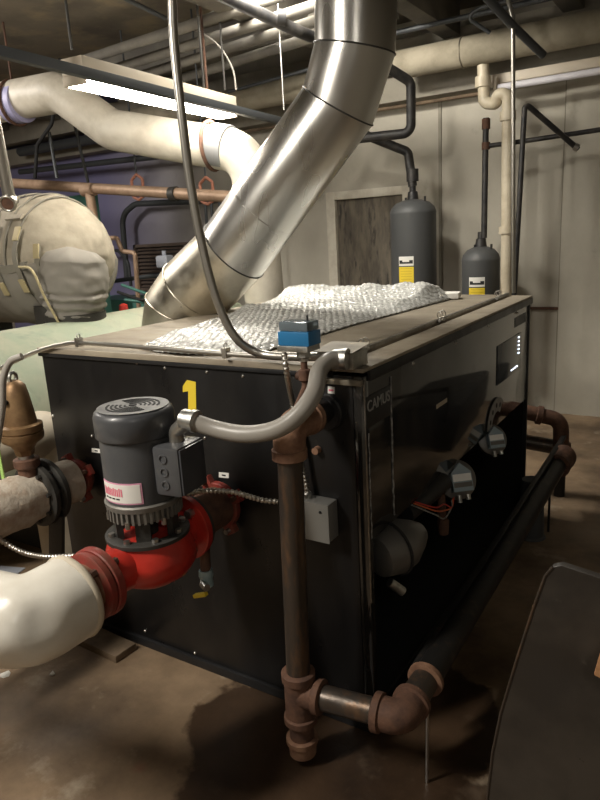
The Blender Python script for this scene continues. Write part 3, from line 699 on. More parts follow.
# grey switch box lower
gb = thing('electrical_box', (-.1, -.03, .66), 'small grey steel electrical box on the boiler front beside the rusty riser', 'electrical box')
c = V((-0.146, -0.030, 0.708))
MB().box(c+V(-.048, -.028, -.058), c+V(.048, .028, .058), bev=.003).build('box_body', mat('box_grey', (.22, .215, .2), .45, .3, bump=.1), gb)
MB().box(c+V(-.05, -.031, -.06), c+V(.05, -.028, .06), bev=.001).build('cover', mat('box_cover', (.25, .245, .225), .45, .3), gb)
MB().cyl(c+V(.024, -.031, .035), c+V(.024, -.034, .035), .004, n=8).build('screw', M['flat_black'], gb)
MB().lathe(c+V(-.036, 0, .058), (0, 0, 1), ((0, .014), (.014, .014), (.018, .01)), n=10).build('connector', M['galv'], gb)
s1 = c+V(-.036, 0, .07)
af = MB().tube(catmull(((-0.172, -0.120, 1.218), (-0.167, -0.120, 1.156), (-0.214, -0.030, 1.046), (-0.204, -0.030, 0.942), (-0.193, -0.030, 0.851), tuple(s1)), 8), .0085, n=10, ribs=.0125)
tag(af.build('armoured_cable', M['armour']), 'spiral steel cable from the blue switch down to the small grey box', 'cable')
cb = MB().tube(catmull((((-0.427, -0.280, 0.830)), ((-0.409, -0.220, 0.820)), ((-0.359, -0.160, 0.803)), ((-0.260, -0.150, 0.791)), ((-0.219, -0.130, 0.785))), 8), .0085, n=10, ribs=.0125)
tag(cb.build('armoured_cable', M['armour']), 'spiral steel cable running from behind the pump motor to the riser', 'cable')
cb = MB().tube(catmull((((-1.150, -0.450, 0.647)), ((-1.117, -0.420, 0.595)), ((-1.048, -0.400, 0.565)), ((-0.929, -0.400, 0.578)), ((-0.822, -0.380, 0.596))), 8), .0095, n=10, ribs=.0135)
tag(cb.build('armoured_cable', M['armour']), 'spiral steel cable entering from the left above the white elbow', 'cable')
# liquid-tight conduit from the motor to the corner box
lc = thing('flexible_conduit', (-.2, -.2, 1.0), 'thick grey flexible conduit looping from the pump motor to the corner junction box', 'conduit')
jtop = V(jc.x, jc.y, 1.0)
MB().tube(catmull(((-0.331, -0.330, 1.068), (-0.273, -0.310, 1.047), (-0.185, -0.300, 1.040), (-0.099, -0.290, 1.058), (-0.042, -0.270, 1.096), (-0.024, -0.220, 1.141), (-0.061, -0.130, 1.173), (-0.062, -0.080, 1.192), (-0.042, -0.045, 1.192)), 10), .0225, n=20).build('hose', M['flexgrey'], lc)
MB().lathe(V((-0.341, -0.330, 1.069)), (1, .05, -.08), ((-.02, .018), (-.018, .027), (.008, .027), (.01, .03), (.025, .03), (.028, .024)), n=10).build('connector', M['galv'], lc)
MB().tube([V(jtop), V(jtop)+V(-.0, 0, .035), V((-0.341, -0.330, 1.069))], .02, .02, n=16).build('connector_elbow', M['conduit'], lc)
MB().lathe(V((-0.042, -0.045, 1.192)), (1, .15, 0), ((-.02, .026), (0, .028), (.01, .03), (.02, .03)), n=10).build('connector', M['galv'], lc)
jx = thing('junction_box', (-.03, -.02, 1.15), 'open edged galvanised junction box sitting on the front right corner of the boiler lid', 'electrical box')
c = V(-.07, .015, 1.187)
MB().box(c+V(-.055, -.045, -.027), c+V(.055, .045, .018), bev=.002).build('box_body', M['galv'], jx)
MB().obox(c+V(0, .0, .025), (.06, 0, .0), (0, .055, .005), (0, 0, .0012)).build('cover', M['dustrail'], jx)
for dx in (.0, .034): MB().torus(c+V(dx, -.0455, -.004), (0, 1, 0), .014, .0016, n=20, m=6).build('knockout', M['galv'], jx)
# EMT from the ceiling to the corner box
em1 = MB().tube(catmull(((-0.442, -0.120, 2.184), (-0.454, -0.120, 2.026), (-0.452, -0.120, 1.857), (-0.452, -0.110, 1.680), (-0.439, -0.100, 1.506), (-0.411, -0.090, 1.352), (-0.369, -0.070, 1.241), (-0.310, -0.030, 1.190), (-0.180, -0.030, 1.188), (-0.070, -0.010, 1.192)), 10), .0125, n=14)
tag(em1.build('metal_conduit', M['conduit']), 'long steel conduit dropping from the ceiling and curving onto the front of the boiler lid', 'conduit')
em2 = thing('edge_conduit', (-.8, -.02, 1.16), 'thin steel conduit clamped along the front top edge of the boiler', 'conduit')
MB().tube(catmull(((-1.620, -0.100, 1.050), (-1.508, -0.060, 1.092), (-1.354, -0.030, 1.148), (-1.205, -0.020, 1.181), (-1.080, -0.020, 1.191), (-0.766, -0.020, 1.188), (-0.444, -0.020, 1.182), (-0.187, -0.020, 1.181)), 8), .008, n=12).build('tube', M['conduit'], em2)
for p in ((-1.111, -0.020, 1.193), (-0.451, -0.020, 1.185)):
    p = V(p); MB().obox(p, (.008, 0, 0), (0, .012, 0), (0, 0, .016)).torus(p+V(0, 0, .022), (1, 0, 0), .008, .002, n=12, m=6).build('clamp', M['bolt'], em2)

# ------------------------------------------------------------------ near right: curved black cover
sh = thing('bowed_steel_panel', (.9, -.3, 0), 'large dusty black steel sheet with a bowed left edge standing in the right foreground', 'panel')
prof = [(.600, .955), (.588, .935), (.571, .871), (.546, .764), (.518, .635), (.504, .54), (.496, .435), (.492, .3), (.495, .15), (.5, 0)]
poly = [(x, -.5, z) for x, z in prof]
mb = MB(); 
full = [V(1.25, -.5, 0), V(1.25, -.5, .84), V(1.20, -.5, .875)]+[V(.615, -.5, .962)]+[V(*p) for p in poly]
mb.prism(full, (0, .014, 0))
mb.build('steel_sheet', M['shell'], sh, bev=.002)
mb = MB().tube([V(x+.001, -.5, z) for x, z in prof], .0025, n=8); mb.build('rolled_edge', M['steel_pipe'], sh)
MB().box((.9, -.47, 0), (.95, -.2, .5)).build('rear_stand', M['iron_dark'], sh)
wbk = MB().obox(V((0.702, -0.530, 0.822)), (.019, 0, -.005), (0, .026, 0), (.003, 0, .018), bev=.003)
wbk.build('wooden_handle', M['wood'], sh)
# low dark machine past the right edge of the frame: the glossy side panel mirrors it
lm = thing('low_dark_machine', (1.15, 2.9, 0), 'low black machine with rounded shoulders, mirrored in the glossy side panel', 'machine')
MB().box((.5, 2.2, .08), (1.8, 3.5, .46), bev=.09).build('casing', M['black_paint'], lm)
MB().box((.56, 2.3, 0), (1.74, 3.4, .1)).build('skid', M['iron_dark'], lm)
MB().tube([(.7, 2.19, .6), (2.6, 2.19, .6)], .02).tube([(.7, 2.19, .6), (.7, 2.19, .3), (.8, 2.3, .3)], .02, .05).build('side_pipe', M['dark_pipe'], lm)

# ------------------------------------------------------------------ expansion tanks
def tank(x, y, r, zt, label, ylab, sz):
    t = thing('expansion_tank', (x, y, 0), label, 'tank', 'expansion tanks by the back wall')
    MB().lathe((x, y, .0), (0, 0, 1), ((.05, r*.6), (.03, r*.9), (.07, r), (zt-.16, r), (zt-.15, r*1.012), (zt-.14, r*1.0), (zt-.11, r*.93), (zt-.075, r*.72), (zt-.055, r*.4), (zt-.05, .03)), n=44).build('shell', M['tank'], t)
    MB().lathe((x, y, 0), (0, 0, 1), ((0, r*.8), (.06, r*.78)), n=32).build('foot_ring', M['black_paint'], t)
    MB().lathe((x, y, zt-.005), (0, 0, 1), ((-.06, .045), (.01, .036), (.015, .025), (.06, .025)), n=16).build('neck', M['black_pipe'], t)
    for dx in (-.045, .11): MB().cyl((x+dx*r/.176, y-.03, zt-.13), (x+dx*r/.176, y-.03, zt-.035), .009, n=8).build('lug', M['black_pipe'], t)
    # labels curve with the shell, facing the camera
    a0 = math.atan2(-1.57-y, .8-x)
    def lab(zlo, zhi, aw, rr, nm, m, par, off=0, t_=.0012):
        mb = MB(); R = []
        for k in range(9):
            a = a0+off+aw*(k/8-.5); e = V(math.cos(a), math.sin(a), 0); cc = V(x, y, 0)
            R.append([cc+e*rr+V(0, 0, zlo), cc+e*(rr+t_)+V(0, 0, zlo), cc+e*(rr+t_)+V(0, 0, zhi), cc+e*rr+V(0, 0, zhi)])
        return mb.rings(R).build(nm, m, par)
    w_ = .118/r; off = -.34 if r > .15 else -.2
    L1 = lab(ylab, ylab+.07, w_*1.0, r+.001, 'white_label', M['white'], t, off)
    lab(ylab+.016, ylab+.042, w_*.9, r+.0022, 'label_band', M['ink'], L1, off)
    lab(ylab+.03, ylab+.056, w_*.45, r+.0034, 'label_emblem', M['white'], L1, off)
    L2 = lab(ylab-.008-sz, ylab-.008, w_, r+.001, 'yellow_label', M['yellow'], t, off)
    for k in range(int(sz/.02)):
        lab(ylab-.022-.02*k, ylab-.019-.02*k, w_*.75, r+.0022, 'label_print', mat('label_ochre', (.5, .34, .02), .6), L2, off)
    return t
tank(-1.27, 3.4, .176, 1.775, 'tall dark grey expansion tank with long yellow label, left of the two tanks', 1.235, .21)
tank(-.77, 3.5, .14, 1.40, 'shorter dark grey expansion tank with small yellow label beside the cream pipe', 1.06, .2)

def pipe(name, pts, r, m, label, cat='pipe', rad=.05, n=16, couplings=(), group=None, cm=None, rings=None):
    if couplings or rings:
        t = thing(name, pts[0], label, cat, group)
        MB().tube([V(p) for p in pts], r, rad, n=n).build('pipe_run', m, t)
        for p, d, l in couplings: MB().cyl(V(p)-V(d).normalized()*l/2, V(p)+V(d).normalized()*l/2, r*1.35, n=n).build('coupling', cm or m, t)
        return t
    return tag(MB().tube([V(p) for p in pts], r, rad, n=n).build(name, m), label, cat, group)
bp = M['black_pipe']
pipe('black_tank_pipe', [((-1.727, 3.200, 2.283)), ((-1.303, 3.400, 2.071)), (-1.27, 3.4, 1.82)], .034, bp, 'black insulated pipe dropping onto the taller grey tank', rad=.05, couplings=[((-1.27, 3.4, 1.9), (0, 0, 1), .09)])
pipe('black_loop_pipe', [((-1.697, 1.600, 2.832)), ((-1.416, 2.100, 2.661)), ((-1.293, 3.000, 2.602)), ((-1.167, 3.150, 2.502)), ((-1.172, 3.150, 2.169)), ((-1.678, 3.100, 2.176))], .034, bp, 'black insulated pipe crossing behind the duct at the ceiling then looping down', rad=.06, couplings=[(((-1.465, 1.980, 2.720)), (.7, .6, -.1), .05)])
pipe('black_upright_pipe', [((-0.747, 3.500, 1.409)), ((-0.742, 3.500, 2.248))], .022, bp, 'thin black upright pipe with a cap, rising from the shorter tank', couplings=[(((-0.741, 3.500, 2.207)), (0, 0, 1), .07), (((-0.740, 3.500, 2.058)), (0, 0, 1), .05)], cm=M['cast_rust'])
pipe('black_branch_pipe', [((-0.732, 3.500, 2.057)), ((-0.476, 3.550, 2.066)), ((0.159, 3.600, 2.090))], .017, bp, 'thin black horizontal pipe branching right from the upright pipe')
pipe('black_vent_pipe', [((-0.438, 3.200, 1.017)), ((-0.395, 3.200, 2.263)), ((-0.102, 3.450, 1.964))], .018, bp, 'black thin pipe leaning up beside the cream pipe, then bent down to the right', rad=.02, couplings=[(((-0.113, 3.440, 1.977)), (.8, .3, -.5), .03)], cm=M['galv'])
pv = pipe('cream_drain_pipe', [((-0.768, 3.500, 2.646)), ((-0.757, 3.500, 2.350)), ((-0.656, 3.470, 2.325)), ((-0.651, 3.450, 2.387)), ((-0.574, 3.450, 2.376)), ((-0.557, 3.450, 0.729))], .041, M['pvc'], 'cream plastic drain pipe with a trap bend near the ceiling', rad=.05, n=24,
    couplings=[(((-0.766, 3.500, 2.490)), (0, 0, 1), .07), (((-0.572, 3.450, 2.233)), (0, 0, 1), .06), (((-0.567, 3.450, 1.460)), (0, 0, 1), .05)])
pipe('ceiling_conduit', [((-0.465, 2.900, 2.920)), ((-0.402, 2.900, 2.702)), ((-0.377, 2.950, 1.057))], .0135, M['conduit'], 'straight bright steel conduit running down in front of the cream drain pipe', rad=.05)
bpipe = thing('large_tan_pipe', (-.4, 3.45, 2.6), 'large tan insulated pipe along the top of the back wall on the right', 'pipe')
pa, pb = V(-1.40, 3.47, 2.70), V(2.6, 3.47, 2.70)
MB().cyl(pa, pb, .1, n=32).build('insulation', M['pipe_tan'], bpipe)
for x in (-.9, .1): MB().torus((x, 3.47, 2.7), (1, 0, 0), .101, .005).build('band', M['dustrail'], bpipe)
pipe('large_tan_pipe', [(-4.2, 3.4, 2.66), (-1.78, 3.42, 2.66)], .1, M['pipe_tan'], 'tan insulated pipe behind the duct, under the ceiling')
pipe('ceiling_strut_pipe', [(-1.35, 3.2, 2.85), (1.5, 3.2, 2.85)], .018, M['strut'], 'thin grey conduit fixed above the large tan pipe', 'conduit')
pipe('diagonal_brace', [((-0.521, 2.600, 2.817)), ((-0.407, 2.900, 2.665)), ((-0.290, 3.200, 2.531))], .025, M['strut'], 'dark slanting brace pipe crossing below the ceiling at upper right', 'brace', rad=0)
pipe('bent_ceiling_conduit', [((-0.389, 3.000, 2.830)), ((-0.635, 3.000, 2.826)), ((-0.724, 3.000, 2.793)), ((-0.600, 3.100, 2.697))], .012, M['strut'], 'thin bent conduit at the top near the slanting brace', 'conduit', rad=.05)
# unlit tube light on the wall beam
tf = thing('tube_light', (.2, 3.6, 2.45), 'unlit fluorescent tube light below the tan pipe at upper right', 'light')
MB().box((-.78, 3.62, 2.485), (1.0, 3.74, 2.55), bev=.004).build('housing', M['fixture'], tf)
MB().cyl((-.68, 3.58, 2.45), (.95, 3.58, 2.45), .024, n=20).build('tube', M['lamp_off'], tf)
for x in (-.7, .96): MB().box((x-.012, 3.56, 2.43), (x+.012, 3.64, 2.52), bev=.002).build('lamp_holder', M['fixture'], tf)
# wall-top conduits
pipe('wall_conduit', [(-3.4, 3.8, 2.47), (-.85, 3.8, 2.47)], .014, M['plank'], 'thin brown pipe along the foot of the wall beam behind the duct')

# ------------------------------------------------------------------ fluorescent fixture, strut and hangers upper left
fx0, fx1 = V(-1.93, .84, 2.285), V(-2.03, 2.14, 2.285)
fdv = (fx1-fx0).normalized(); fs = fdv.cross(V(0, 0, 1)).normalized()
fxt = thing('fluorescent_light', (fx0+fx1)/2, 'glowing fluorescent strip light hanging at upper left above the white pipe', 'light')
mid = (fx0+fx1)/2; hl = (fx1-fx0).length/2
MB().obox(mid+V(0, 0, .075), fdv*(hl+.02), fs*.07, (0, 0, .04), bev=.006).build('housing', M['fixture'], fxt)
MB().obox(mid+V(0, 0, .005), fdv*hl, fs*.066, (0, 0, .016), bev=.01).build('diffuser', M['lamp'], fxt)
for e in (fx0, fx1):
    MB().obox(e+V(0, 0, .012)+fdv*(.012 if e == fx1 else -.012), fdv*.01, fs*.068, (0, 0, .022), bev=.003).build('end_cap', M['fixture'], fxt)
s0, s1 = V((-1.695, 0.100, 2.289)), V((-1.758, 2.450, 2.242))
sd = (s1-s0).normalized(); sn = sd.cross(V(0, 0, 1)).normalized()
tag(MB().obox((s0+s1)/2, sd*((s1-s0).length/2), sn*.02, (0, 0, .021), bev=.002).build('ceiling_strut', M['strut']), 'dark grey steel channel running beside the glowing strip light', 'strut')
for lbl, px, y in (('thin dark hanger rod rising from the near end of the strip light', (-2.116, 1.000, 2.495), 0), ('thin dark hanger rod above the far half of the strip light', (-1.997, 2.100, 2.435), 0), ('short dark hanger rod over the middle of the strip light', (-2.005, 1.900, 2.421), 0)):
    p = V(px); tag(MB().cyl(p, (p.x, p.y, 3.1), .007, n=8).build('hanger_rod', M['iron_dark']), lbl, 'rod')
p = V((-1.687, 2.300, 2.296)); tag(MB().cyl(p, (p.x, p.y, 3.1), .0045, n=8).build('hanger_rod', M['bolt']), 'thin bright rod hanging left of the duct through the black pipe', 'rod')
tag(MB().tube(catmull(((-2.642, 2.200, 3.048), (-2.448, 2.200, 2.937), (-2.202, 2.200, 2.812), (-2.073, 2.200, 2.700), (-1.997, 2.200, 2.568), (-1.984, 2.200, 2.447))), .006, n=8).build('ceiling_cable', M['flexgrey']), 'thin grey cable drooping from the ceiling behind the conduit toward the strip light', 'cable')
# pipe bundle under the ceiling
for k, (pl, pr, lab_) in enumerate((((-3.667, 2.224, 2.860), (-1.131, 2.027, 2.860), 'highest of four parallel tan pipes under the ceiling at the top left'),
                                  ((-3.733, 2.465, 2.820), (-1.165, 2.201, 2.820), 'second from the top of four parallel tan ceiling pipes'),
                                  ((-3.788, 2.661, 2.780), (-1.236, 2.330, 2.780), 'third from the top of four parallel tan ceiling pipes'),
                                  ((-3.742, 2.891, 2.740), (-1.309, 2.463, 2.740), 'lowest of four parallel tan pipes under the ceiling at the top left'))):
    pipe('ceiling_pipe', [pl, pr], .034, M['joist'], lab_, group='parallel ceiling pipes')
pipe('ceiling_conduit', [((-3.192, 1.297, 2.750)), ((-3.464, 2.526, 2.750))], .012, M['cast_rust'], 'thin rusty pipe at the top left corner behind the channel', 'conduit')
pipe('ceiling_conduit', [((-2.266, 1.518, 2.900)), ((-2.354, 1.999, 2.900))], .014, M['strut'], 'short grey conduit on the ceiling left of the long steel conduit', 'conduit')
pipe('ceiling_conduit', [((-2.733, 3.100, 2.665)), ((-1.881, 3.100, 2.709))], .012, M['strut'], 'thin grey conduit passing over the tan pipe behind the duct', 'conduit')

# white bent pipe
wp = thing('white_overhead_pipe', (-2.8, 1.8, 2.2), 'thick white jacketed pipe snaking under the strip light and down behind the duct', 'pipe')
WP = [(-4.297, 1.750, 2.635), (-3.705, 1.800, 2.598), (-3.197, 1.850, 2.570), (-2.879, 1.900, 2.299), (-2.323, 2.000, 2.190), (-1.914, 2.100, 2.065), (-1.765, 2.150, 1.807), (-1.820, 2.150, 0.959)]
pts = fillet([V(WP[0]), V(WP[2]), V(WP[3]), V(WP[5]), V(WP[7])], .2, 10)
mb = MB().tube(fillet([V((-4.310, 1.750, 2.594)), V((-3.259, 1.850, 2.579)), V((-2.895, 1.950, 2.293)), V((-1.836, 2.100, 2.038)), V((-1.834, 2.150, 1.095))], .22, 10), .135, n=36)
mb.build('jacket', M['pipe_white'], wp)
def band(px, y, d, r=.138, l=.07, nm='insulation_band', m=None):
    p = V(px); d = V(d).normalized(); return MB().lathe(p-d*l/2, d, ((0, r), (.002, r+.003), (l-.002, r+.003), (l, r)), n=36).build(nm, m or mat('lavender_band', (.3, .29, .45), .5), wp)
band((-3.680, 1.800, 2.561), 1.8, V((-3.259, 1.850, 2.579))-V((-4.310, 1.750, 2.594)), l=.13)
band((-2.035, 2.070, 2.094), 2.07, V((-1.836, 2.100, 2.038))-V((-2.895, 1.950, 2.293)), l=.12, m=mat('grey_band', (.2, .2, .2), .5))
for px, y, top in (((-3.702, 1.800, 2.564), 1.8, (-3.664, 1.800, 2.846)), ((-2.109, 2.060, 2.108), 2.06, (-2.027, 2.060, 2.316))):
    p = V(px); d = V(1, .2, 0)
    h = thing('pipe_hanger', p, 'rusty strap hanger around the white overhead pipe at its left end' if y < 2 else 'rusty strap hanger around the white overhead pipe under the far end of the light', 'hanger')
    MB().torus(p, d, .15, .013, n=36).build('strap', M['cast_rust'], h)
    MB().cyl(p+V(0, 0, .15), (p.x, p.y, 3.1), .008, n=8).build('rod', M['cast_rust'], h)

# copper line with clevis hangers
cp = thing('copper_pipe', (-3.5, 2.5, 1.9), 'copper coloured horizontal pipe with a tee, running left above the beige jacket', 'pipe')
c0, c1 = V((-4.913, 2.500, 2.128)), V((-2.153, 2.500, 1.789)); c0 = c1+(c0-c1)*1.75
MB().cyl(c0, c1, .043, n=20).build('pipe_run', M['copper'], cp)
t0 = V((-3.832, 2.500, 1.979)); t1_ = V((-3.808, 2.500, 1.522))
MB().cyl(t0, t1_, .04, n=18).cyl(t0-V(.07, 0, 0), t0+V(.07, 0, 0), .05, n=18).build('tee', M['copper'], cp)
p = V((-2.878, 2.500, 1.873)); MB().cyl(p-V(.03, 0, 0), p+V(.03, 0, 0), .056, n=18).build('coupling', M['iron_dark'], cp)
for px, lab_, yy in (((-3.259, 2.500, 1.933), 'copper red clevis hanger on the copper pipe, left of the long conduit', 0), ((-2.549, 2.500, 1.848), 'copper red clevis hanger on the copper pipe, next to the duct', 0)):
    p = V(px); h = thing('clevis_hanger', p, lab_, 'hanger')
    mb = MB()
    mb.tube([p+V(0, 0, .12), p+V(-.06, 0, .08), p+V(-.06, 0, -.05), p+V(0, 0, -.075), p+V(.06, 0, -.05), p+V(.06, 0, .08), p+V(0, 0, .12)], .012, .02, n=8); mb.build('yoke', M['copper_red'], h)
    MB().cyl(p+V(0, 0, .1), (p.x, p.y, 3.1), .007, n=8).build('rod', M['strut'], h)
pipe('small_copper_pipe', [((-4.049, 2.700, 1.584)), ((-3.780, 2.700, 1.573)), ((-3.737, 2.700, 1.459)), ((-3.579, 2.700, 1.436)), ((-3.611, 2.700, 0.938)), (V((-3.611, 2.700, 0.938)).x, 2.7, 0)], .02, M['copper'], 'small copper pipe stepping down to the right of the beige jacket', rad=.03)
pipe('wall_conduit', [((-3.359, 3.700, 1.874)), ((-4.524, 3.700, 1.919)), ((-4.736, 3.700, 1.820)), ((-4.776, 3.700, 1.130))], .03, M['strut'], 'dark curved conduit on the lavender wall', 'conduit', rad=.2)
pipe('wall_conduit', [((-5.086, 3.700, 1.442)), ((-4.861, 3.700, 1.456)), ((-4.728, 3.700, 1.324)), ((-4.725, 3.700, 1.064))], .018, M['strut'], 'thin dark conduit bent low on the lavender wall behind the copper pipe', 'conduit', rad=.1)
pipe('wall_conduit', [((-4.300, 3.000, 1.166)), ((-3.727, 3.000, 1.215)), ((-3.294, 3.000, 1.226))], .02, M['strut'], 'thin grey pipe running toward the blue grey actuator', 'conduit', rad=.1)
for k, (xa, ya, xb) in enumerate(((205, 208, 206), (212, 212, 214), (219, 200, 224))):
    pipe('drop_conduit', [((-3.236, 3.300, 1.879)) if k == 0 else (((-3.166, 3.300, 1.874)) if k == 1 else ((-3.075, 3.300, 1.867))), (V((-3.284, 3.300, 1.466)).x, 3.3, 0) if k == 0 else ((V((-3.202, 3.300, 1.463)).x, 3.3, 0) if k == 1 else (V((-3.034, 3.300, 1.500)).x, 3.3, 0))], .014, M['strut'], ('left of three thin drops between long conduit and duct', 'middle of three thin drops between long conduit and duct', 'right, slanting one of three thin drops beside the duct')[k], 'conduit')
tag(MB().cyl((-3.868, 2.200, 2.420), (-3.849, 2.200, 2.067), .014, n=8).build('drop_conduit', M['strut']), 'thin dark curved drop below the white pipe at far left', 'conduit')
pipe('overhead_cable', [((-4.647, 2.600, 2.152)), ((-4.552, 2.600, 2.428)), ((-4.310, 2.600, 2.574)), (V((-4.310, 2.600, 2.574)).x+.1, 2.7, 3.1)], .016, M['rubber'], 'black cable bending up under the white pipe at far left', 'cable', rad=.08)
pipe('drop_conduit', [((-3.677, 2.300, 2.480)), ((-3.832, 2.500, 2.044))], .013, M['strut'], 'thin slanting rod from the white pipe down to the copper tee', 'rod')
# upper left dark ducts/pipes across the lavender wall
pipe('back_wall_pipe', [((-6.152, 3.600, 2.605)), ((-3.283, 3.600, 2.592))], .05, M['strut'], 'dark grey pipe across the lavender wall, upper one, behind the white pipe')
pipe('back_wall_pipe', [((-6.207, 3.600, 2.392)), ((-3.314, 3.600, 2.318))], .03, M['strut'], 'dark grey pipe across the lavender wall, lower and thinner')
# louver
lv = thing('wall_louver', (-4.3, 3.85, 1.0), 'brown slatted louver on the lavender wall left of the duct', 'vent')
xa, xb, za, zb_ = -4.75, -3.75, 1.0, 1.5
MB().box((xa, 3.82, zb_-.03), (xb, 3.89, zb_)).box((xa, 3.82, za), (xb, 3.89, za+.03)).box((xa, 3.82, za), (xa+.03, 3.89, zb_)).box((xb-.03, 3.82, za), (xb, 3.89, zb_)).build('louver_frame', M['slat'], lv)
mb = MB()
for k in range(11): mb.obox(V((xa+xb)/2, 3.86, za+.05+.04*k), (.48, 0, 0), (0, .02, .012), (0, -.001, .002))
mb.build('slats', M['slat'], lv)
ac = thing('valve_actuator', V((-3.531, 3.000, 1.266)), 'small blue grey valve actuator in front of the brown louver', 'actuator')
c = V((-3.521, 3.000, 1.338)); MB().box(c+V(-.07, -.05, -.05), c+V(.07, .05, .06), bev=.02).build('housing', M['lite'], ac)
MB().cyl(c+V(0, 0, .06), c+V(0, 0, .1), .02, n=12).build('knob', M['lite'], ac); MB().cyl(c+V(0, 0, -.05), c+V(0, 0, -.16), .035, n=12).build('valve_neck', M['iron_dark'], ac)
# green casing and pieces on the floor behind
tag(MB().box((-4.65, 2.95, 0), (-3.3, 3.4, 1.0), bev=.01).build('teal_tank_casing', M['teal']), 'low teal painted machine casing behind the louver side piping', 'machine')
b_ = V((-3.872, 2.620, 1.902))
tag(MB().box((-4.55, 2.62, 0), (b_.x-.14, 2.75, b_.z+.06), bev=.005).build('control_cabinet', M['teal']), 'teal green cabinet side seen between the copper pipe and the beige jacket', 'cabinet')
for k in range(3):
    pipe('hose', [((-3.305, 2.200, 1.148)) if k == 0 else (((-3.357, 2.300, 1.195)) if k == 1 else ((-3.129, 2.100, 1.096))), ((-2.967, 2.100, 1.097)) if k == 0 else (((-2.956, 2.200, 1.124)) if k == 1 else ((-2.865, 2.100, 1.074))), ((-2.642, 2.000, 1.109)) if k == 0 else (((-2.628, 2.100, 1.171)) if k == 1 else ((-2.668, 2.000, 1.065)))], .012, M['teal'] if k else M['rubber'], ('dark thin hose', 'teal thin hose nearest the actuator', 'teal thin hose nearest the green casing')[k]+' lying by the duct elbow', 'hose', rad=.1)
tag(MB().lathe(V((-2.724, 1.700, 1.059)), (0, 0, 1), ((0, .035), (.05, .03), (.06, .01)), n=12).build('red_cap', M['red_plastic']), 'small red cap beside the jacketed valve on the green casing', 'cap')

# pale green casing left of and behind the boiler
gc = thing('green_boiler_casing', (-2.1, 1.2, 0), 'long pale green rounded casing on the floor left of and behind the black boiler', 'boiler')
mb = MB(); R = []
gx, gr, gz = -2.32, .5, .62
for y in (-.05, 0.0, 2.2, 2.25):
    rr = gr if 0 <= y <= 2.2 else gr-.03
    R.append([V(gx+rr*math.cos(a), y, gz+rr*math.sin(a)) for a in [2*PI*k/64 for k in range(64)]])
mb.rings(R); mb.build('round_shell', M['green_ins'], gc)
for y in (.4, 1.7): MB().box((gx-.35, y-.04, 0), (gx+.35, y+.04, .25)).build('saddle', M['iron_dark'], gc)
cpipe = pipe('cream_floor_pipe', [(-1.56, -2.5, .77), (-1.56, .12, .77), (-1.56, .12, 0)], .1, M['cream'], 'smooth cream pipe reaching the left side of the boiler', n=32)
# cream pipe brackets out of frame keep it up
tag(MB().box((-1.6, -.9, 0), (-1.52, -.84, .67)).build('pipe_stand', M['iron_dark']), 'dark post under the cream pipe', 'stand')

# ------------------------------------------------------------------ beige jacketed machine
jk = thing('insulated_valve_jacket', (-2.7, 1.2, 1.13), 'big beige strapped insulation jacket at the left above the green casing', 'insulation jacket')
jy, jz, JX = 1.15, 1.46, -.225
def jac(prof, nm, m, o=(0, 0, 0), d=(1, 0, 0), amp=.012, sc=5, n=72, sq=None):
    mb = MB(); P = []
    for (t, r), (t2, r2) in zip(prof, prof[1:]):
        k = max(1, int(max(abs(t2-t), abs(r2-r))/.02))
        for i in range(k): P.append((t+(t2-t)*i/k, r+(r2-r)*i/k))
    P.append(prof[-1])
    mb.lathe(o, d, P, n=n); mb.noise(amp, sc); mb.noise(amp*.9, sc*2.2); mb.noise(amp*.6, sc*5)
    return mb.build(nm, m, jk, ang=60)
rx = lambda x: [r0+(r1-r0)*(x-a)/(b_-a) for (a, r0), (b_, r1) in zip(RX, RX[1:]) if a <= x <= b_][0]
RX = [(-3.75, .36), (-2.5, .372), (-2.4, .36), (-2.3, .325), (-2.2, .255), (-2.13, .17), (-2.09, .08), (-2.08, .005)]
Oj = V(JX, jy, jz)
jac(((-3.75, .35), (-2.55, .368), (-2.54, .355)), 'main_cover', M['canvas'], Oj)
jac(((-2.545, .36), (-2.53, .379), (-2.42, .372), (-2.405, .355)), 'middle_cover', M['canvas'], Oj)
jac(((-2.405, .35), (-2.395, .363), (-2.38, .356), (-2.3, .325), (-2.2, .255), (-2.13, .17), (-2.09, .08), (-2.08, .005)), 'end_cover', M['canvas'], Oj)
# lower grey half of the cover, bulging a little under the seam
mb = MB(); Rr = []
for x in [-3.7+.045*k for k in range(35)]:
    if x > -2.17: break
    r = rx(x)+.02; ring_ = []
    for k in range(25):
        a = math.radians(184+172*k/24) ; ring_.append(V(x+JX, jy-0+r*math.cos(a), jz+r*math.sin(a)*1.03))
    for k in range(24, -1, -1):
        a = math.radians(184+172*k/24); ring_.append(V(x+JX, jy+(r-.02)*math.cos(a), jz+(r-.02)*math.sin(a)))
    Rr.append(ring_)
mb.rings(Rr); mb.noise(.018, 6); mb.noise(.012, 15); mb.build('lower_cover', M['canvas_grey'], jk, ang=60)
mb = MB(); sk = V(-2.37, 1.0, 1.13); P = []
for k in range(40):
    t = k/39; P.append((t*.32, (.165+.02*math.sin(t*2.6))*(1+(.045*math.sin(t*42) if t < .45 else 0))))
mb.lathe(sk, (.08, .05, 1), P+[(.36, .13), (.385, .03)], n=64); mb.noise(.012, 7); mb.noise(.008, 19); mb.build('skirt_cover', M['canvas_grey'], jk, ang=60)
MB().cyl((-2.37, 1.0, 1.08), (-2.37, 1.0, 1.15), .172, n=36).cyl((-2.5, .98, 1.09), (-2.5, .98, 1.2), .13, n=30).build('valve_base', M['iron_dark'], jk)
for x_ in (-2.535, -2.4, -2.33): MB().torus((x_+JX, jy, jz), (1, 0, 0), rx(x_)+.012, .006, n=60, m=6).noise(.006, 9).build('seam', M['strap'], jk)
